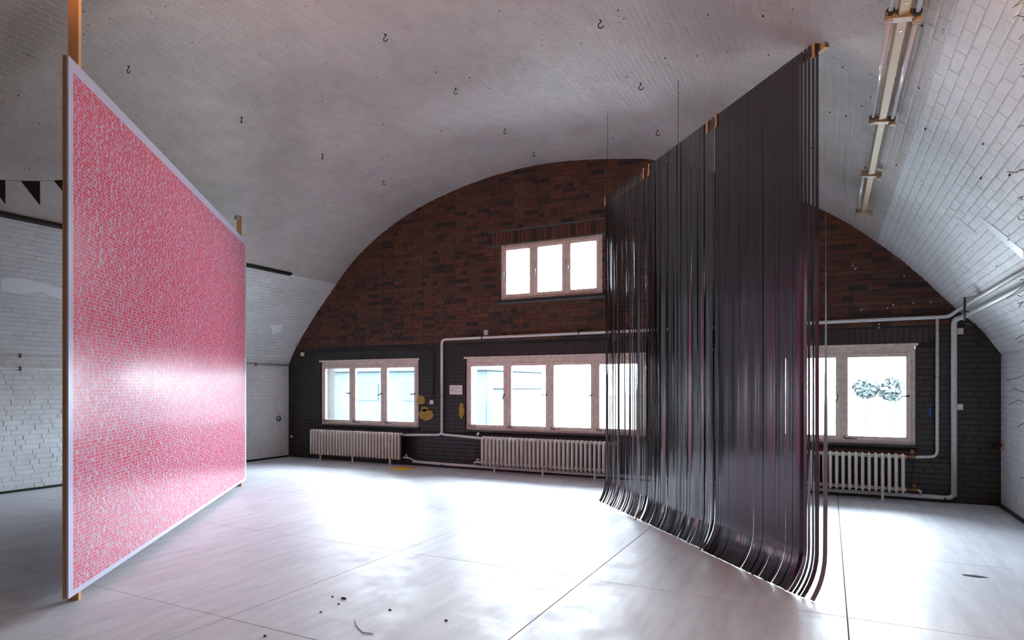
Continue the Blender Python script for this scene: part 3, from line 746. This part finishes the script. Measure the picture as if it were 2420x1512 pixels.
# lettering: condensed block capitals built from flat strokes
VB = (0, 0, .30, 1)
G = {
 'A': [(0, 0, .30, .86), (.70, 0, 1, .86), (.12, .82, .88, 1), (.3, .28, .7, .44)], 'B': [(0, 0, .30, 1), (.7, .06, 1, .44), (.7, .56, 1, .94), (.3, 0, .85, .17), (.3, .42, .85, .58), (.3, .83, .85, 1)],
 'C': [(0, .1, .30, .9), (.15, 0, .85, .18), (.15, .82, .85, 1), (.7, .1, 1, .38), (.7, .62, 1, .9)], 'D': [(0, 0, .3, 1), (.7, .1, 1, .9), (.3, 0, .85, .17), (.3, .83, .85, 1)],
 'E': [VB, (.3, 0, .95, .18), (.3, .41, .85, .59), (.3, .82, .95, 1)], 'F': [VB, (.3, .41, .85, .59), (.3, .82, .95, 1)],
 'G': [(0, .1, .3, .9), (.15, 0, .85, .18), (.15, .82, .85, 1), (.7, .1, 1, .5), (.5, .36, .7, .5), (.7, .65, 1, .9)], 'H': [VB, (.7, 0, 1, 1), (.3, .41, .7, .59)],
 'I': [(.1, 0, .48, 1)], 'J': [(.65, .1, .97, 1), (.1, 0, .8, .18), (.02, .1, .3, .35)], 'K': [VB, [(.3, .38), (.3, .62), (.66, 1), (1, 1)], [(.36, .52), (.58, .62), (1, 0), (.68, 0)]],
 'L': [VB, (.3, 0, .92, .18)], 'M': [(0, 0, .25, 1), (.75, 0, 1, 1), [(.25, 1), (.25, .7), (.5, .25), (.5, .55)], [(.75, 1), (.75, .7), (.5, .25), (.5, .55)]],
 'N': [(0, 0, .28, 1), (.72, 0, 1, 1), [(.28, 1), (.28, .65), (.72, 0), (.72, .35)]], 'O': [(0, .1, .3, .9), (.7, .1, 1, .9), (.15, 0, .85, .17), (.15, .83, .85, 1)],
 'P': [VB, (.7, .5, 1, .93), (.3, .42, .85, .58), (.3, .83, .85, 1)], 'Q': [(0, .1, .3, .9), (.7, .1, 1, .9), (.15, 0, .85, .17), (.15, .83, .85, 1), (.55, -.1, .85, .1)],
 'R': [VB, (.7, .54, 1, .93), (.3, .42, .85, .58), (.3, .83, .85, 1), (.7, 0, 1, .45)], 'S': [(0, .5, .3, .9), (.7, .1, 1, .52), (.1, 0, .88, .17), (.1, .42, .9, .59), (.12, .83, .9, 1), (0, .1, .3, .3), (.7, .7, 1, .9)],
 'T': [(.34, 0, .66, .82), (0, .82, 1, 1)], 'U': [(0, .1, .3, 1), (.7, .1, 1, 1), (.15, 0, .85, .18)], 'V': [[(0, 1), (.3, 1), (.62, 0), (.38, 0)], [(.7, 1), (1, 1), (.62, 0), (.42, 0)]],
 'W': [(0, .05, .22, 1), (.78, .05, 1, 1), (.4, .1, .6, .8), (.1, 0, .9, .16)], 'X': [[(0, 1), (.32, 1), (1, 0), (.68, 0)], [(.68, 1), (1, 1), (.32, 0), (0, 0)]],
 'Y': [(.34, 0, .66, .5), [(0, 1), (.3, 1), (.6, .45), (.36, .45)], [(.7, 1), (1, 1), (.64, .45), (.42, .45)]], 'Z': [(0, 0, 1, .17), (0, .83, 1, 1), [(.65, .83), (1, .83), (.35, .17), (0, .17)]],
 '.': [(.2, 0, .6, .2)], ',': [(.2, -.12, .55, .2)], "'": [(.3, .68, .6, 1)]}
GQ = {}
for ch, parts in G.items():
    q = []
    for p in parts:
        q.append([(p[0], p[1]), (p[2], p[1]), (p[2], p[3]), (p[0], p[3])] if isinstance(p, tuple) else p)
    q = np.array(q, float); ctr = q.mean(axis=1, keepdims=True); sg_ = np.sign(q-ctr); q = q+sg_*np.array([.075, .03])
    GQ[ch] = q
OPEN = {0: "IT'S ALL BLURRY AND", 1: "THEN THE", 2: "HIS HEAD TO", 45: "ONE OF HER", 46: "THE GIRL STANDS THERE", 47: "SHE CAN SEE HER NECK.", 48: "WHITE TIGHTS. HER LEGS ARE", 49: "SITTING LETS HER DRESS FALL",
 50: "DROP OFF THE EDGE, MAKING HER", 51: "MESSES THE CROWN OF HER HAIR.", 52: "THEN STROKES IT FLAT AND LETS", 53: "STARTS PUTTING HER", 54: "ING AT HER FACE. THEN", 55: "THING. THEN SHE STARTS", 56: "EYES. HE'S STANDING JUST BEHIND", 57: "HER LEGS SHE", 58: "TWEEN. JUST BEHIND HER HEAD YOU CAN SEE",
 59: "AND IS LOOKING UP.", 60: "LEGS NOW. HER HANDS FALL DOWN HER BACK", 61: "THE LIGHT SHINING IN MAKES A LONG SHADOW", 62: "TWO OF HER FINGERS DISAPPEAR", 63: "FIRMLY SHE GUIDES HIM", 64: "HER CHEEKS AND THEN DISAPPEARS", 65: "THEY LOOK DARK AND", 66: "HER WAIST AND PULLS HIMSELF FORWARDS", 67: "WARDS HER HAIR FALLS OVER HER FACE",
 70: "THEN SQUEEZES THEM. FEELING THE SKIN IN BETWEEN.", 71: "SHE STOPS STILL. AND HOLDS", 72: "ING HER HAND ALL THE WAY UP TO HER WAIST", 73: "CAN SEE THE SHAPE", 75: "RIGHT THERE. HE PULLS BACK AND TAKES", 76: "AND PLUNGES BACK ONTO", 77: "TLY WITH HIS", 78: "BARE FOOTED AND LOOKS SMALLER THAT BEFORE.", 79: "SHE'S STANDING THERE IN THE DOORWAY LOOKING SCARED, OR CONFUSED.",
 80: "SHE LOOKS AROUND. THERE ARE TWO OTHERS IN THE ROOM A MAN AND A WOMAN", 81: "AROUND HER NECK. IT SPINS AND BLURS. THE NURSE IS GOING DOWN", 82: "LOCKS. FULL IN HER HAND AND SLOWLY LETS", 83: "MUCH AS SHE CAN. SHE NIBBLES", 84: "HE MESSES IT ABOUT. SLIGHTLY PUSHING HER HEAD GUIDING IT BACK", 85: "HEAD. LOOKING DOWN AT HER ALL THE TIME. THEN SHE GRABS HER",
 86: "THROUGH STILETTOS. SHE CLUTCHES HER", 87: "ON THE HAND RESTS. THEIR", 88: "SHE STARTS ROCKING AGAINST HIM. MAKING IT FASTER AND HARDER.", 89: "PEARLS. SHE SQUEALS A BIT. ALL THE TIME THE GIRL IS ASLEEP IN THE CHAIR.", 90: "SHE SLIDES HER FINGERS", 91: "TOO. WHEN HE COMES OUT IT PULSES AGAIN. BREATHING WITH HIM.", 93: "HE PICKS UP A GLASS AND HOLDS IT UP TO THE END",
 94: "EYED. HE PASSES HER THE GLASS. A LABEL SAYING 'DRINK ME' DANGLES FROM THE STEM.", 95: "RUBBING WHAT'S LEFT", 96: "ROBE SMOKING A HUBBLY BUBBLY. SHE TAKES THE END AND HAS A LONG TIME.", 97: "MUSHROOM DOWN HER TONGUE. EVERYTHING GOES BLURRY.", 98: "ES. THE GIRL WITH THE BLONDE HAIR SITS DOWN AND WATCHES.", 99: "BETWEEN HER LEGS. ONE ON HER", 100: "WHILST HE TOUCHES", 101: "HE MOANS GENTLY. THE BLONDE GIRL GOES DOWN",
 102: "THE END OF HIS", 103: "BIT AND SWAYS INTO HER MOUTH. SHE IS BENDING FORWARDS", 104: "RUFFLES HER HAIR. THE GIRL WITH THE ELECTRIC GREEN HAIR PULLS", 105: "AGAIN.", 106: "SELF LIGHTLY. SHE PUSHES HER", 107: "THEN OUT AND RUBS THE END OF", 108: "HE TOUCHES HER. SQUEEZING IT LIKE A BALL IN HIS HAND.", 109: "FEET. PUMMELING THEM. STROKING THEM SHE PUSHES HER TOES TO HER MOUTH.", 110: "ING HIS HAND RIGHT UP AGAINST IT. SHE CHUCKS HER HEAD BACK.",
 111: "ONTO HER FACE. SHE DOESN'T SEEM TO MOVE. SHE JUST WATCHES", 112: "LICK ME DRINK ME. SHE LOOKS UP AT THE BLURRY FACES", 113: "KIND OF FAKE. KIND OF REAL. SHE STOPS BY A BIT BY THE TREE TRUNK", 114: "KNOWING WHAT HE'S ON ABOUT. HE SAYS SOMETHING ABOUT THE BUBBLE.", 115: "THING IS KIND OF BLURRY. SHE FALLS A BIT THEN SLUMPS BY THE SWIRLING TREE.", 116: "KNOW WHERE SHE WILL LAND. THEN SHE'S THERE AT THE BASE OF THE BIG THROWN",
 117: "THE SCEPTER. SHE STROKES IT LIGHTLY", 118: "SHE HALF PUSHES HER OVER ONTO HER FRONT LEANS HER UP OVER THE THROWN.", 119: "SHE TURNS HER HEAD AND LOOKS INDIGNANTLY OVER HER SHOULDER.", 120: "STEPS INFRONT OF THE THROWN AND PUTS HIS HANDS ON HIS HIPS.", 121: "GUIDE IT INTO HER MOUTH BUT THEN DECIDES TO LET IT HANG.", 122: "BUT SHE TURNS A LITTLE BIT. SHE MOVES ONE OF HER KNEES APART A BIT.", 123: "TIPS HER FEET UP A BIT. SHE DANGLES HER FEET IN THE AIR.",
 124: "SHE FLICKS THE PIECE OF FABRIC", 125: "HOLDS HIM STILL. OUT OF HER FOR A MOMENT.", 126: "LIKE A PEARL. HER HAND COMES OVER", 127: "POPS OUT BY MISTAKE. SUDDENLY IT'S THERE", 128: "THROWS HER HAIR BACK AND IT GETS STUCK IN", 129: "SURPRISED. THE OTHER GUY", 130: "TO THE BLOND GIRL IN THE MIDDLE AND GRABS HER HAIR.", 131: "THEM PULLS HER OVER TO THE CHAIR AND PUSHES HER IN IT.", 132: "OF HER FEEL. AND THE BACK OF HER HEAD", 133: "EYES. THE OTHERS KIND OF STUMBLE INTO HER. KISSING HER,"}
FILL = ["SHE LOOKS AROUND.", "EVERYTHING GOES BLURRY.", "THE GIRL WITH THE BLONDE HAIR SITS DOWN AND WATCHES.", "HE TAKES THE GLASS.", "IT SPINS AND BLURS.", "THE LIGHT SHINES IN.", "KIND OF FAKE.", "KIND OF REAL.", "SHE STOPS A BIT BY THE TREE TRUNK.",
        "HER HAIR FALLS OVER HER FACE.", "THE OTHER GUY IS THERE.", "SHE TURNS HER HEAD.", "HE STEPS BACK AGAIN.", "THEY SWING OVER AND OVER AGAIN.", "SHE HOLDS IT IN HER HAND AND LOOKS UP.", "THE GIRL IS ASLEEP IN THE CHAIR.", "A LONG SHADOW FALLS DOWN HER BACK."]
NL = 134; TZ1, TZ0 = 3.862, .128; ADV = .0222; CAPW = .0192; CAPH = .0228; pitch = (TZ1-TZ0-CAPH)/(NL-1)
TS0, TS1 = -.085, 5.575; NC = 330; lr = random.Random(2)
quads = []
for ln in range(NL):
    s = OPEN.get(ln, '')
    while len(s) < NC: s += (' ' if s else '')+lr.choice(FILL)
    s = s[lr.randint(0, 0):][:NC]; zb0 = TZ1-CAPH-ln*pitch
    x = TS0; sp_extra = 0
    for ch in s:
        if ch in GQ:
            q = GQ[ch].copy(); q[..., 0] = x+q[..., 0]*CAPW*(.55 if ch in ".,'" else 1); q[..., 1] = zb0+q[..., 1]*CAPH
            quads.append(q)
        x += ADV*(.42 if ch == ' ' else .6 if ch in ".,'" else .72 if ch == 'I' else 1)
        if x > TS1-CAPW: break
Q = np.concatenate(quads).reshape(-1, 2); base = np.array(world_loc(board))
V = np.empty((len(Q), 3)); V[:, 0] = P0[0]+T[0]*Q[:, 0]+NB[0]*.0404; V[:, 1] = P0[1]+T[1]*Q[:, 0]+NB[1]*.0404; V[:, 2] = Q[:, 1]; V -= base
me = bpy.data.meshes.new('red_lettering'); nq = len(V)//4
me.vertices.add(len(V)); me.vertices.foreach_set('co', V.ravel()); me.loops.add(len(V)); me.loops.foreach_set('vertex_index', np.arange(len(V), dtype=np.int32))
me.polygons.add(nq); me.polygons.foreach_set('loop_start', np.arange(0, len(V), 4, dtype=np.int32)); me.update(calc_edges=True); me.validate()
me.materials.append(M['ink']); o = bpy.data.objects.new('red_lettering', me); C.collection.objects.link(o); o.parent = board; o['kind'] = 'stuff'; o['label'] = 'dense rows of red capital letters'

# ------------------------------------------------------------------ tape curtain
CP = np.array([-.018, 5.221]); CQ = np.array([-2.75, 8.334]); CT = (CQ-CP)/np.linalg.norm(CQ-CP); CN = np.array([-CT[1], CT[0]])   # CN points left, towards the board
if CN[0] > 0: CN = -CN
def cp(s, d, z): q = CP+CT*s+CN*d; return (q[0], q[1], z)
RZ = 4.165
rail = empty('curtain_rail', cp(2.1, -.03, RZ), 'long pine batten under the vault carrying the black tape curtains', 'rail')
obox(MB(), .02, 4.20, -.046, -.012, RZ-.02, RZ+.055, cp).build('batten', M['beam'], rail)
for s_ in (.12, 1.44, 1.60, 2.86, 3.0, 4.19):
    b = MB(); obox(b, s_-.012, s_+.012, -.068, .012, RZ+.068, RZ+.076, cp); obox(b, s_-.012, s_+.012, .004, .012, RZ-.05, RZ+.07, cp); b.build('strap', M['beam'], rail)
for s_, lab in ((4.2, 'thin steel wire holding the far end of the curtain batten'), (2.25, 'thin steel wire holding the middle of the curtain batten')):
    q = cp(s_, -.037, 0); zt = vault_z(q[0]); tag(MB().tube([(q[0], q[1], RZ+.06), (q[0], q[1], zt+.01)], .0028, 6).build('suspension_wire', M['iron']), lab, 'wire', 'wires of the curtain batten')
q = cp(.03, -.037, 0); tag(MB().tube([(q[0], q[1], RZ+.06), (q[0], q[1], vault_z(q[0])+.03)], .01, 8).build('screw_eye', M['rawmetal']), 'bright screw eye above the near end of the curtain batten', 'hook')
ts = np.linspace(0, 1, 22)
def tape(root, s0, wid, dl, twist0, twa, ph, mat='tape', zend=.004, curl=.16, hcurl=.38, bow=.0, top=RZ+.066, twf=None):
    zs = [top, top-.3]+[top-.3-(top-.3-.6)*k/7 for k in range(1, 8)]+[.5, .385, .32, .27, .20, .14, .09, .045, .015, zend]
    vs = []; nc = 4
    for z in zs:
        t = (top-z)/top
        tw = twf(t) if twf else (twist0+twa*math.sin(ph+t*4.5))*min(1, max(0, t-.12)*2.2)
        d = dl+bow*math.sin(t*math.pi)
        if z < hcurl: d += curl*((hcurl-z)/hcurl)**2.5
        for c_ in range(nc+1):
            a = (c_/nc-.5)*wid; cam_ = .0004*(1-(2*c_/nc-1)**2)
            q = (s0+a*math.cos(tw), d+a*math.sin(tw)+cam_); vs.append(cp(q[0], q[1], z))
    n_ = nc+1; fs = [(i*n_+k, i*n_+k+1, (i+1)*n_+k+1, (i+1)*n_+k) for i in range(len(zs)-1) for k in range(nc)]
    return MB().add(vs, fs, True).build('tape', M[mat], root, fix=False)
rr = random.Random(21)
sheets = [(.03, 1.455, 'near black tape curtain sheet, widest and closest to the camera'), (1.50, 2.885, 'middle black tape curtain sheet between two narrow gaps'), (2.925, 4.18, 'far black tape curtain sheet, beside the upper window')]
for k, (a, b, lab) in enumerate(sheets):
    root = empty('tape_curtain', cp((a+b)/2, 0, 0), lab, 'curtain', 'black tape curtains hanging from the batten')
    n_ = int((b-a)/(.030 if k == 2 else .0415)); pt = (b-a)/n_
    for i in range(n_):
        s_ = a+(i+.5)*pt
        if k == 0:
            if i == 0: continue
            wide = .034 if i < 6 else .0450; tw = rr.gauss(0, .03)+(0 if i > 6 else rr.gauss(.0, .22)); ta = rr.gauss(0, .03)
            if i in (9, 13, 18, 19, 25): wide = .0400
        elif k == 1:
            wide = .0435 if rr.random() < .7 else .0395; tw = rr.gauss(0, .09); ta = rr.gauss(0, .07)
            if i < 2: wide = .034
        else:
            wide = rr.uniform(.0235, .0305) if .04 < (i+.5)/n_ < .84 else .033; tw = rr.gauss(0, .13); ta = rr.gauss(0, .10)
        tape(root, s_, wide, rr.uniform(-.001, .001)*(1+2*k), tw, ta, rr.uniform(0, 6.3), mat='tapepink' if k == 0 or i > n_-4 else 'tape', curl=.105+.035*(k == 0)+rr.gauss(0, .006), bow=rr.gauss(0, .0012+.002*k))
        back = (k == 0 and i > 5 and i not in (9, 13, 19)) or (k == 1 and rr.random() < .62 and i > 1)
        if back: tape(root, s_+pt/2, .042, -.004, rr.gauss(0, .05), rr.gauss(0, .04), rr.uniform(0, 6.3), mat='tapepink' if k == 0 else 'tape', curl=.105+.035*(k == 0)+rr.gauss(0, .005))
    if k == 0:
        o = tape(root, .012, .05, .0, 0, 0, 0, mat='tapebrown', curl=.115, top=RZ+.03, bow=-.01, twf=lambda t: -.70+.62*min(1, max(0, (t-.4)/.35))); o['label'] = 'matt brown strip at the near edge of the curtain'
    else:       # light edge tape at the near edge of the sheet
        tape(root, a-.012, .020, .004, .9, .1, 0, curl=.16)

# ------------------------------------------------------------------ batten lamps along the right vault
FX, FZ = .385, 3.73; fy = [2.66, 4.24, 5.83, 7.28, 8.80]
labs = ['bare-tube batten lamp at the top edge of the photo on the right vault', 'batten lamp with two unlit tubes on the right vault, below the top one', 'batten lamp housing without tubes, third along the right vault', 'batten lamp with one tube, lowest in the row by the brick wall']
tubes = [(-1, 1), (-1, 1), (), (-1,)]
for k in range(4):
    y0, y1 = fy[k]+.035, fy[k+1]-.035
    root = empty('batten_lamp', (FX, (y0+y1)/2, FZ), labs[k], 'lamp', 'batten lamps along the right vault')
    MB().box(FX-.028, FX+.028, y0, y1, FZ, FZ+.085, .004).build('housing', M['fixture'], root)
    for sgn in tubes[k]:
        xx = FX+sgn*.066
        MB().tube([(xx, y0-.01, FZ+.01-sgn*.02), (xx, y1+.01, FZ+.01-sgn*.02)], .0145, 14).build('lamp_tube', M['tubeglass'], root)
        for ye in (y0-.002, y1-.028): MB().tube([(xx, ye, FZ+.01-sgn*.02), (xx, ye+.03, FZ+.01-sgn*.02)], .021, 12).build('end_collar', M['black'], root)
    for yy in (y0+.12, y1-.12): MB().tube([(FX, yy, FZ+.003), (FX, yy, FZ-.004)], .007, 10).build('screw', M['rawmetal'], root)
    MB().box(FX-.02, FX+.02, (y0+y1)/2-.1, (y0+y1)/2+.1, FZ+.08, vault_z(FX)+.02, .003).build('mounting_block', M['iron'], root)
    # holder at the lower end of this lamp, shared arm with round sockets
    yh = fy[k+1]
    hold = MB(); poly = [(FX-.085, FZ+.010), (FX-.05, FZ-.006), (FX+.05, FZ-.022), (FX+.085, FZ-.028), (FX+.085, FZ+.01), (FX+.03, FZ+.03), (FX-.03, FZ+.04), (FX-.085, FZ+.045)]
    hold.ext(poly, 'y', yh-.028, yh+.028)
    h_ = hold.build('tube_holder', M['fixture'], root)
    for sgn in (-1, 1):
        xx = FX+sgn*.068; zz = FZ+.008-sgn*.02
        MB().tube([(xx, yh, zz-.034), (xx, yh, zz-.030), (xx, yh, zz+.03)], .03, 16, radii=[.022, .026, .026]).build('socket', M['fixture'], h_)
        MB().box(xx-.018, xx+.018, yh-.002, yh+.002, zz-.036, zz-.033).build('socket_slot', M['black'], h_)

# two warm tungsten lamps beyond the frame, the orange glow on vault, housing and post
def bulb_lamp(loc, lab, power, rad=.06, drop=.12, dish=True):
    x, y, z = loc; r = empty('bulkhead_lamp', loc, lab, 'lamp')
    MB().tube([(x, y, z+drop), (x, y, z+.04)], .02, 10).build('lamp_base', M['iron'], r)
    MB().tube([(x, y, z+.05), (x, y, z+.03), (x, y, z-.02), (x, y, z-.06)], rad, 14, radii=[rad*.5, rad, rad, rad*.4]).build('globe', M['tubeglass_w'], r)
    if dish: MB().tube([(x, y, z-.10), (x, y, z-.13), (x, y, z-.05), (x, y, z+.02)], .1, 20, radii=[.03, .12, .24, .30]).tube([(x+.06, y, z+.04), (x+.1, y, z-.09)], .006, 6).build('floor_shield_dish', M['iron'], r)  # unseen dish added to keep the warm light off the floor
    l = bpy.data.lights.new('lamp_light', 'POINT'); l.energy = power; l.color = (1, .55, .30); l.shadow_soft_size = .05
    o = bpy.data.objects.new('lamp_light', l); C.collection.objects.link(o); o.location = (x, y+.03, z+.16) if dish else (x, y, z-.12)
m = M['tubeglass_w'] = bpy.data.materials.new('lit_lamp_globe'); m.use_nodes = True; b = m.node_tree.nodes['Principled BSDF']
b.inputs['Emission Color'].default_value = (1, .55, .28, 1); b.inputs['Emission Strength'].default_value = 12
bulb_lamp((1.05, 3.0, vault_z(1.05)-.24), 'warm round lamp on the right vault beyond the frame', 42, drop=.25, dish=False)
bulb_lamp((-3.7, 2.9, vault_z(-3.6)-.70), 'warm round lamp on the vault crown above the frame', 150, drop=.73)

# ------------------------------------------------------------------ pennants on a string
A = Vector((-9.72, 3.05, 0)); 
d = ray(-120, 425)
def string_pt(u):
    # string hangs in a vertical plane 6.6 m in front of the camera
    dd = ray(u, 425+6*math.sin(u*.02)*.5); k = 6.9; return Vector((dd[0]*k, dd[1]*k, H+dd[2]*k))
pts = [string_pt(u) for u in (-330, -260, -200, -140, -80, -20, 40, 100, 160, 220, 280, 340)]
r = empty('pennant_string', pts[6], 'pale string of black pennants strung across behind the text board', 'bunting')
MB().tube(pts, .004, 6).build('string', M['thread'], r)
for a, b in ((-170, -128), (-98, -54), (-30, 12), (50, 94), (128, 172), (204, 248), (280, 322)):
    p, q = string_pt(a), string_pt(b); t = Vector((0, .004, 0)); tip = q+Vector((0, 0, -.262))
    vs = [p-t, q-t, tip-t, p+t, q+t, tip+t]; MB().add(vs, [(0, 1, 2), (5, 4, 3), (0, 3, 4, 1), (1, 4, 5, 2), (2, 5, 3, 0)]).build('pennant', M['flag'], r)

# ------------------------------------------------------------------ floor bits
q = [on_z(u, v, .001) for u, v in ((918, 1109), (952, 1112.5), (990, 1105), (940, 1102))]
tag(MB().ext(q, 'z', .0008, .0025).build('yellow_sheet', M['sheet']), 'yellow paper sheet lying on the floor right of the left radiator', 'paper')
q = [on_z(u, v, .001) for u, v in ((1880, 1360), (1900, 1355), (1912, 1360))]
bits = [((2303, 1361), 'flat grey scrap on the floor near the right wall', .07), ((786, 1410), 'small dark crumb on the floor in the foreground', .012), ((812, 1414), 'short dark chip on the floor beside the crumb', .02), ((801, 1427), 'round dark pebble on the floor below the chip', .012),
        ((759, 1446), 'dark pebble on the floor, leftmost of the foreground crumbs', .012), ((922, 1441), 'lone dark pebble on the foreground floor', .013), ((1054, 1466), 'dark pebble on the floor left of the long joint', .014), ((626, 1503), 'dark crumb at the bottom edge of the photo', .016)]
for k, ((u, v), lab, sz) in enumerate(bits):
    x, y = on_z(u, v); rr = random.Random(k); n_ = 8; f_ = [(x+sz*math.cos(t)*(1+rr.uniform(-.3, .3))*(1.3 if k in (0, 2) else 1), y+sz*math.sin(t)*.6*(1+rr.uniform(-.3, .3))) for t in [2*math.pi*i/n_ for i in range(n_)]]
    hgt = .004 if k == 0 else sz*.5
    top = [(x+(a-x)*.6, y+(b-y)*.6) for a, b in f_]
    vs = [(a, b, 0) for a, b in f_]+[(a, b, hgt) for a, b in top]
    o = MB().add(vs, [tuple(range(n_))[::-1], tuple(range(n_, 2*n_))]+[(i, (i+1) % n_, n_+(i+1) % n_, n_+i) for i in range(n_)]).build('floor_crumb', M['iron'] if k else M['mortar']); tag(o, lab, 'debris', 'crumbs on the floor')
p = [(*on_z(u, v), .003) for u, v in ((838, 1466), (842, 1478), (850, 1488), (858, 1495), (870, 1496), (882, 1498))]
tag(MB().tube(p, .0022, 5).build('floor_thread', M['iron']), 'thin dark thread curled on the foreground floor', 'thread')
# wooden batten lying against the tape feet at the near end? (a flat dark sheet edge on the floor)
q = [on_z(u, v) for u, v in ((1658, 1408), (1690, 1372), (1694, 1376), (1664, 1411))]

# dry twig garland at the right edge of the photo
r0 = 2.1; dd = ray(2440, 500); gx, gy = dd[0]*r0, dd[1]*r0
gz = H+ray(2432, -40)[2]*r0
root = empty('twig_garland', (gx, gy, .0), 'dark bristly dry twigs hanging at the far right edge of the photo', 'garland')
gp = [(gx+.01*math.sin(z*9), gy+.01*math.cos(z*7), z) for z in np.linspace(1.15, vault_z(min(gx, XR-.02)), 14)]
MB().tube(gp, .006, 6).build('stem', M['twig'], root)
tw = MB(); rr = random.Random(4)
for k in range(200):
    z = rr.uniform(1.2, gp[-1][2]-.05); a = rr.uniform(0, 6.28); l = rr.choice((.012, .016, .02, .03, .045)) ; 
    p0 = Vector((gx, gy, z)); dr = Vector((math.cos(a), math.sin(a), rr.uniform(-.8, .5)))
    p1 = p0+dr*l; p2 = p1+Vector((math.cos(a+.7), math.sin(a+.7), rr.uniform(-1, .3)))*l*.6
    tw.tube([p0, p1, p2], .0012, 4)
tag(tw.build('twigs', M['twig'], root), kind='stuff')

# ------------------------------------------------------------------ outside, seen through the windows
def outmat(n, c): M[n] = principled(n, c, .9)
outmat('yard', (.55, .55, .54)); outmat('facade', (.012, .021, .025)); outmat('facade2', (.008, .014, .018)); outmat('foliage', (.016, .023, .025)); outmat('roofm', (.010, .016, .022))
tag(MB().box(-90, 60, YB+.5, 120, -.5, -.3).build('yard', M['yard']), kind='structure')
r = empty('shed', (-24, 24, -.3), 'long low blue-grey building across the yard behind the left window', 'building')
SXE = on_y(1150, 900, 24)[0]; MB().box(-34, SXE, 24, 30, -.3, 2.3, .05).build('wall', M['facade'], r); MB().box(-34.3, SXE+.2, 23.7, 30.3, 2.3, 2.55, .03).build('roof', M['roofm'], r)
for k in range(6): MB().box(-33+k*3.0, -31.4+k*3.0, 23.93, 24.02, .9, 1.7, .02).build('window', M['facade2'], r)
r = empty('container', (-13.2, 21, -.3), 'pale low hut seen through the left pane of the middle window', 'building')
HX = on_y(1163, 900, 22)[0]; MB().box(HX, HX+.9, 22, 25, -.3, 1.5, .04).build('wall', M['facade'], r); MB().box(HX-.1, HX+1.0, 21.9, 25.1, 1.5, 1.6, .02).build('roof', M['roofm'], r)
def tree(x, y, h_, rad, lab):
    r = empty('tree', (x, y, -.3), lab, 'tree', 'trees across the yard')
    MB().tube([(x, y, -.3), (x+.1, y, h_*.5), (x, y, h_*.8)], .15, 8, radii=[.05, .04, .02]).build('trunk', M['foliage'], r)
    lf = MB(); q = random.Random(int(x*10))
    for k in range(420):
        a = q.uniform(0, 6.28); rr_ = rad*q.random()**.4; ph = q.uniform(-1, 1); c_ = Vector((x+rr_*math.cos(a)*math.sqrt(1-ph*ph), y+rr_*math.sin(a)*math.sqrt(1-ph*ph), h_*.72+rr_*ph*.9))
        e = Vector((q.uniform(-1, 1), q.uniform(-1, 1), q.uniform(-1, 1))).normalized()*.14; f_ = e.orthogonal().normalized()*.12
        lf.add([c_-e, c_-f_, c_+e, c_+f_], [(0, 1, 2, 3)])
    tag(lf.build('crown', M['foliage'], r, fix=False), kind='stuff')
tx_ = on_y(1137, 880, 34)[0]; tree(tx_, 34, 3.4, 1.15, 'round bluish tree seen through the first pane of the middle window')
tree(on_y(1182, 880, 34.5)[0], 34.5, 3.3, .7, 'smaller tree right of the round one outside the middle window')
tree(on_y(2045, 900, 34)[0], 34, 2.1, .55, 'low pale bush seen through the last pane of the right-hand window, at its left')
tree(on_y(2110, 900, 34)[0], 34, 2.0, .6, 'low pale bush seen through the last pane of the right-hand window, at its right')
